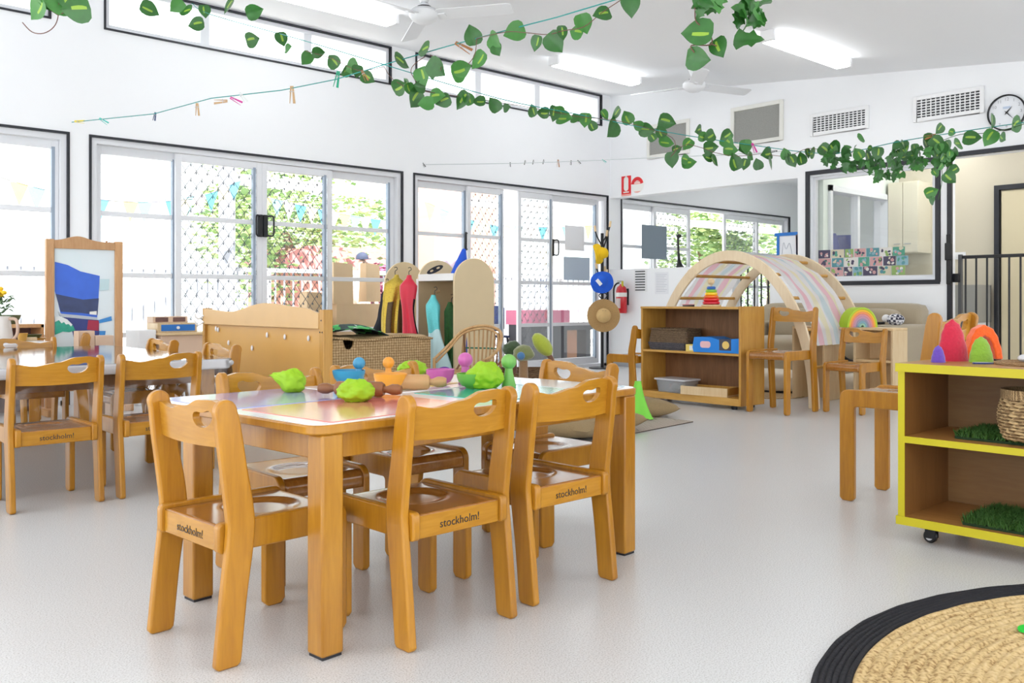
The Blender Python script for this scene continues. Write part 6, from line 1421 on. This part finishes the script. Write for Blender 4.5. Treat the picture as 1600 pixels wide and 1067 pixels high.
MB().sphere((0, -.005, 1.615), .098, 20, 12, fn=lambda q, d: Vector((q.x, q.y*1.12, max(q.z, -.02)))).build('cap', mat('cap_navy', (.03,.04,.08), .8), t, smooth=70); MB().prism(ellipse(0, -.13, .075, .06, 18), 1.595, 1.605, 'xy').build('cap_brim', mat('cap_navy', (0,0,0)), t)
for s in (-1, 1): MB().sphere((s*.03, -.093, 1.54), .010, 8, 6).build('eye', BLACK, t)
MB().sphere((0, -.104, 1.515), .013, 8, 6, sc=(.8,1,1.3)).build('nose', SKIN, t); MB().box(-.022, .022, -.094, -.088, 1.475, 1.481).build('mouth', mat('lip', (.4,.12,.1), .6), t)
# cardboard and paper constructions by the right fixed pane
KR = mat('kraft_paper', (.62,.44,.27), .8, var=.08, scale=10); KRP = mat('pale_card', (.70,.60,.48), .8)
for x, y, w, d, h, z, rz, m, lab in [(4.62, 7.95, .22, .16, .30, .60, 8, KR, 'left of the brown paper bags outside the window behind the trunk'), (4.95, 7.95, .22, .14, .42, .78, -6, KR, 'middle brown paper bag, tallest, outside the window behind the trunk'), (5.30, 7.95, .18, .14, .40, .80, 4, KR, 'right brown paper bag at the edge of the window behind the trunk'), (5.05, 8.1, .50, .18, .36, .42, 14, KRP, 'large pale card box leaning below the brown paper bags')]:
    t = thing('paper_bag' if m is KR else 'card_box', lab, 'bag' if m is KR else 'box', (x, y, z), R(rz), 'paper bags outside the window' if m is KR else None)
    MB().add([(-w/2,-d/2,0),(w/2,-d/2,0),(w/2,d/2,0),(-w/2,d/2,0),(-w/2*.9,-d/2*.7,h),(w/2*1.02,-d/2*.7,h*.96),(w/2*1.02,d/2*.7,h*.96),(-w/2*.9,d/2*.7,h)], [(0,3,2,1),(0,1,5,4),(1,2,6,5),(2,3,7,6),(3,0,4,7)] + ([(4,5,6,7)] if m is KRP else [])).build('folded_body', m, t, solid=.004)
t = thing('craft_table', 'pale outdoor table under the paper bags', 'table', (4.98, 8.02, -.04)); MB().box(-.62, .62, -.26, .30, .40, .445).build('tabletop', KRP, t); MB().box(-.50, -.20, -.14, .2, .445, .64).box(-.12, .42, -.14, .2, .445, .82).build('stacked_boxes', KR, t)
for sx in (-.55, .55):
    for sy in (-.2, .24): MB().box(sx-.03, sx+.03, sy-.03, sy+.03, 0, .40).build('leg', KR, t)
# planter and blue chair by the open door
q = onwin(843, 545, 9.1); t = thing('planter_tub', 'dark tub with a pink rim standing outside behind the right grille panel', 'planter', (q.x+.02, 9.15, -.04)); MB().prism(rrect(-.36, .36, -.25, .25, .05, 5), 0, .52, 'xy').build('tub', mat('charcoal_tub', (.05,.05,.06), .6), t); MB().prism(rrect(-.39, .39, -.28, .28, .06, 5), .52, .72, 'xy').build('pink_liner', mat('pink_liner', (.58,.16,.26), .6), t)
q = onwin(798, 545, 9.3); t = thing('outdoor_chair', 'dark blue outdoor chair seen through the open door', 'chair', (q.x-.12, 9.5, -.04), R(150)); NB = mat('midnight_plastic', (.006,.014,.06), .4)
MB().box(-.18, .18, -.18, .18, .34, .37).build('seat', NB, t, bevel=.01); MB().prism(rrect(-.18, .18, .42, .78, .05, 5), -.2, -.175, 'xz').build('backrest', NB, t)
for sx in (-1, 1):
    MB().tube([(sx*.17, .19, 0), (sx*.15, .14, .34)], .016, 8).build('leg', BLKM, t); MB().tube([(sx*.17, -.21, 0), (sx*.15, -.17, .5)], .016, 8).build('leg', BLKM, t)
t = thing('outdoor_bench', 'grey slatted bench outside the right panel of the open door', 'bench', (9.55, 9.4, -.04)); MB().box(-.5, .6, -.2, .2, .42, .52).build('seat_slab', mat('dark_slate', (.06,.06,.07), .6), t); MB().box(-.1, .25, -.16, .16, 0, .42).build('plank_leg', mat('orange_plank', (.45,.22,.12), .7), t); MB().box(.45, .55, -.16, .16, 0, .42).build('leg', mat('dark_slate', (0,0,0)), t); MB().box(-.48, -.40, -.16, .16, 0, .42).build('leg', mat('dark_slate', (0,0,0)), t)
for z0, z1, x0, x1, lab in ((1.42, 1.72, 7.86, 8.20, 'pale printed notice on the right glass panel of the open door, upper one'), (1.06, 1.34, 7.84, 8.30, 'pale blue notice on the right glass panel of the open door, lower one')):
    tag(MB().box(x0, x1, 7.607, 7.611, z0, z1).build('door_notice', mat('notice_blue' if z0 < 1.3 else 'paper_white', (.46,.55,.66), .6)), lab, 'notice')

# ================================================================ LIGHT AND CAMERA
w = bpy.data.worlds.new('World'); bpy.context.scene.world = w; w.use_nodes = True; nt = w.node_tree; bg = nt.nodes['Background']
bg.inputs['Color'].default_value = (.93, .97, 1, 1); bg.inputs['Strength'].default_value = WORLD
sl = bpy.data.lights.new('sun', 'SUN'); sl.energy = 18; sl.angle = .02; sl.color = (1, .96, .9); so = bpy.data.objects.new('sun', sl); C.objects.link(so); so.rotation_euler = Vector((-.30, -.52, .80)).to_track_quat('Z', 'Y').to_euler()
cam = bpy.data.cameras.new('camera'); co = bpy.data.objects.new('camera', cam); C.objects.link(co); bpy.context.scene.camera = co
co.location = (0, 0, CAMH); co.rotation_euler = (PI/2, 0, ANG - PI/2)
cam.sensor_fit = 'HORIZONTAL'; cam.sensor_width = 36; cam.lens = 36*FPX/1600; cam.shift_x = 0; cam.shift_y = (HZN - 533.5)/1600; cam.clip_start = .05; cam.clip_end = 200
sc = bpy.context.scene
sc.view_settings.view_transform = 'Standard'; sc.view_settings.look = 'None'; sc.view_settings.exposure = EXPO; sc.view_settings.gamma = 1; sc.view_settings.use_curve_mapping = False
sc.cycles.max_bounces = 10; sc.cycles.diffuse_bounces = 5; sc.cycles.glossy_bounces = 4; sc.cycles.transparent_max_bounces = 16; sc.cycles.transmission_bounces = 6; sc.cycles.use_denoising = True; sc.cycles.sample_clamp_indirect = 6
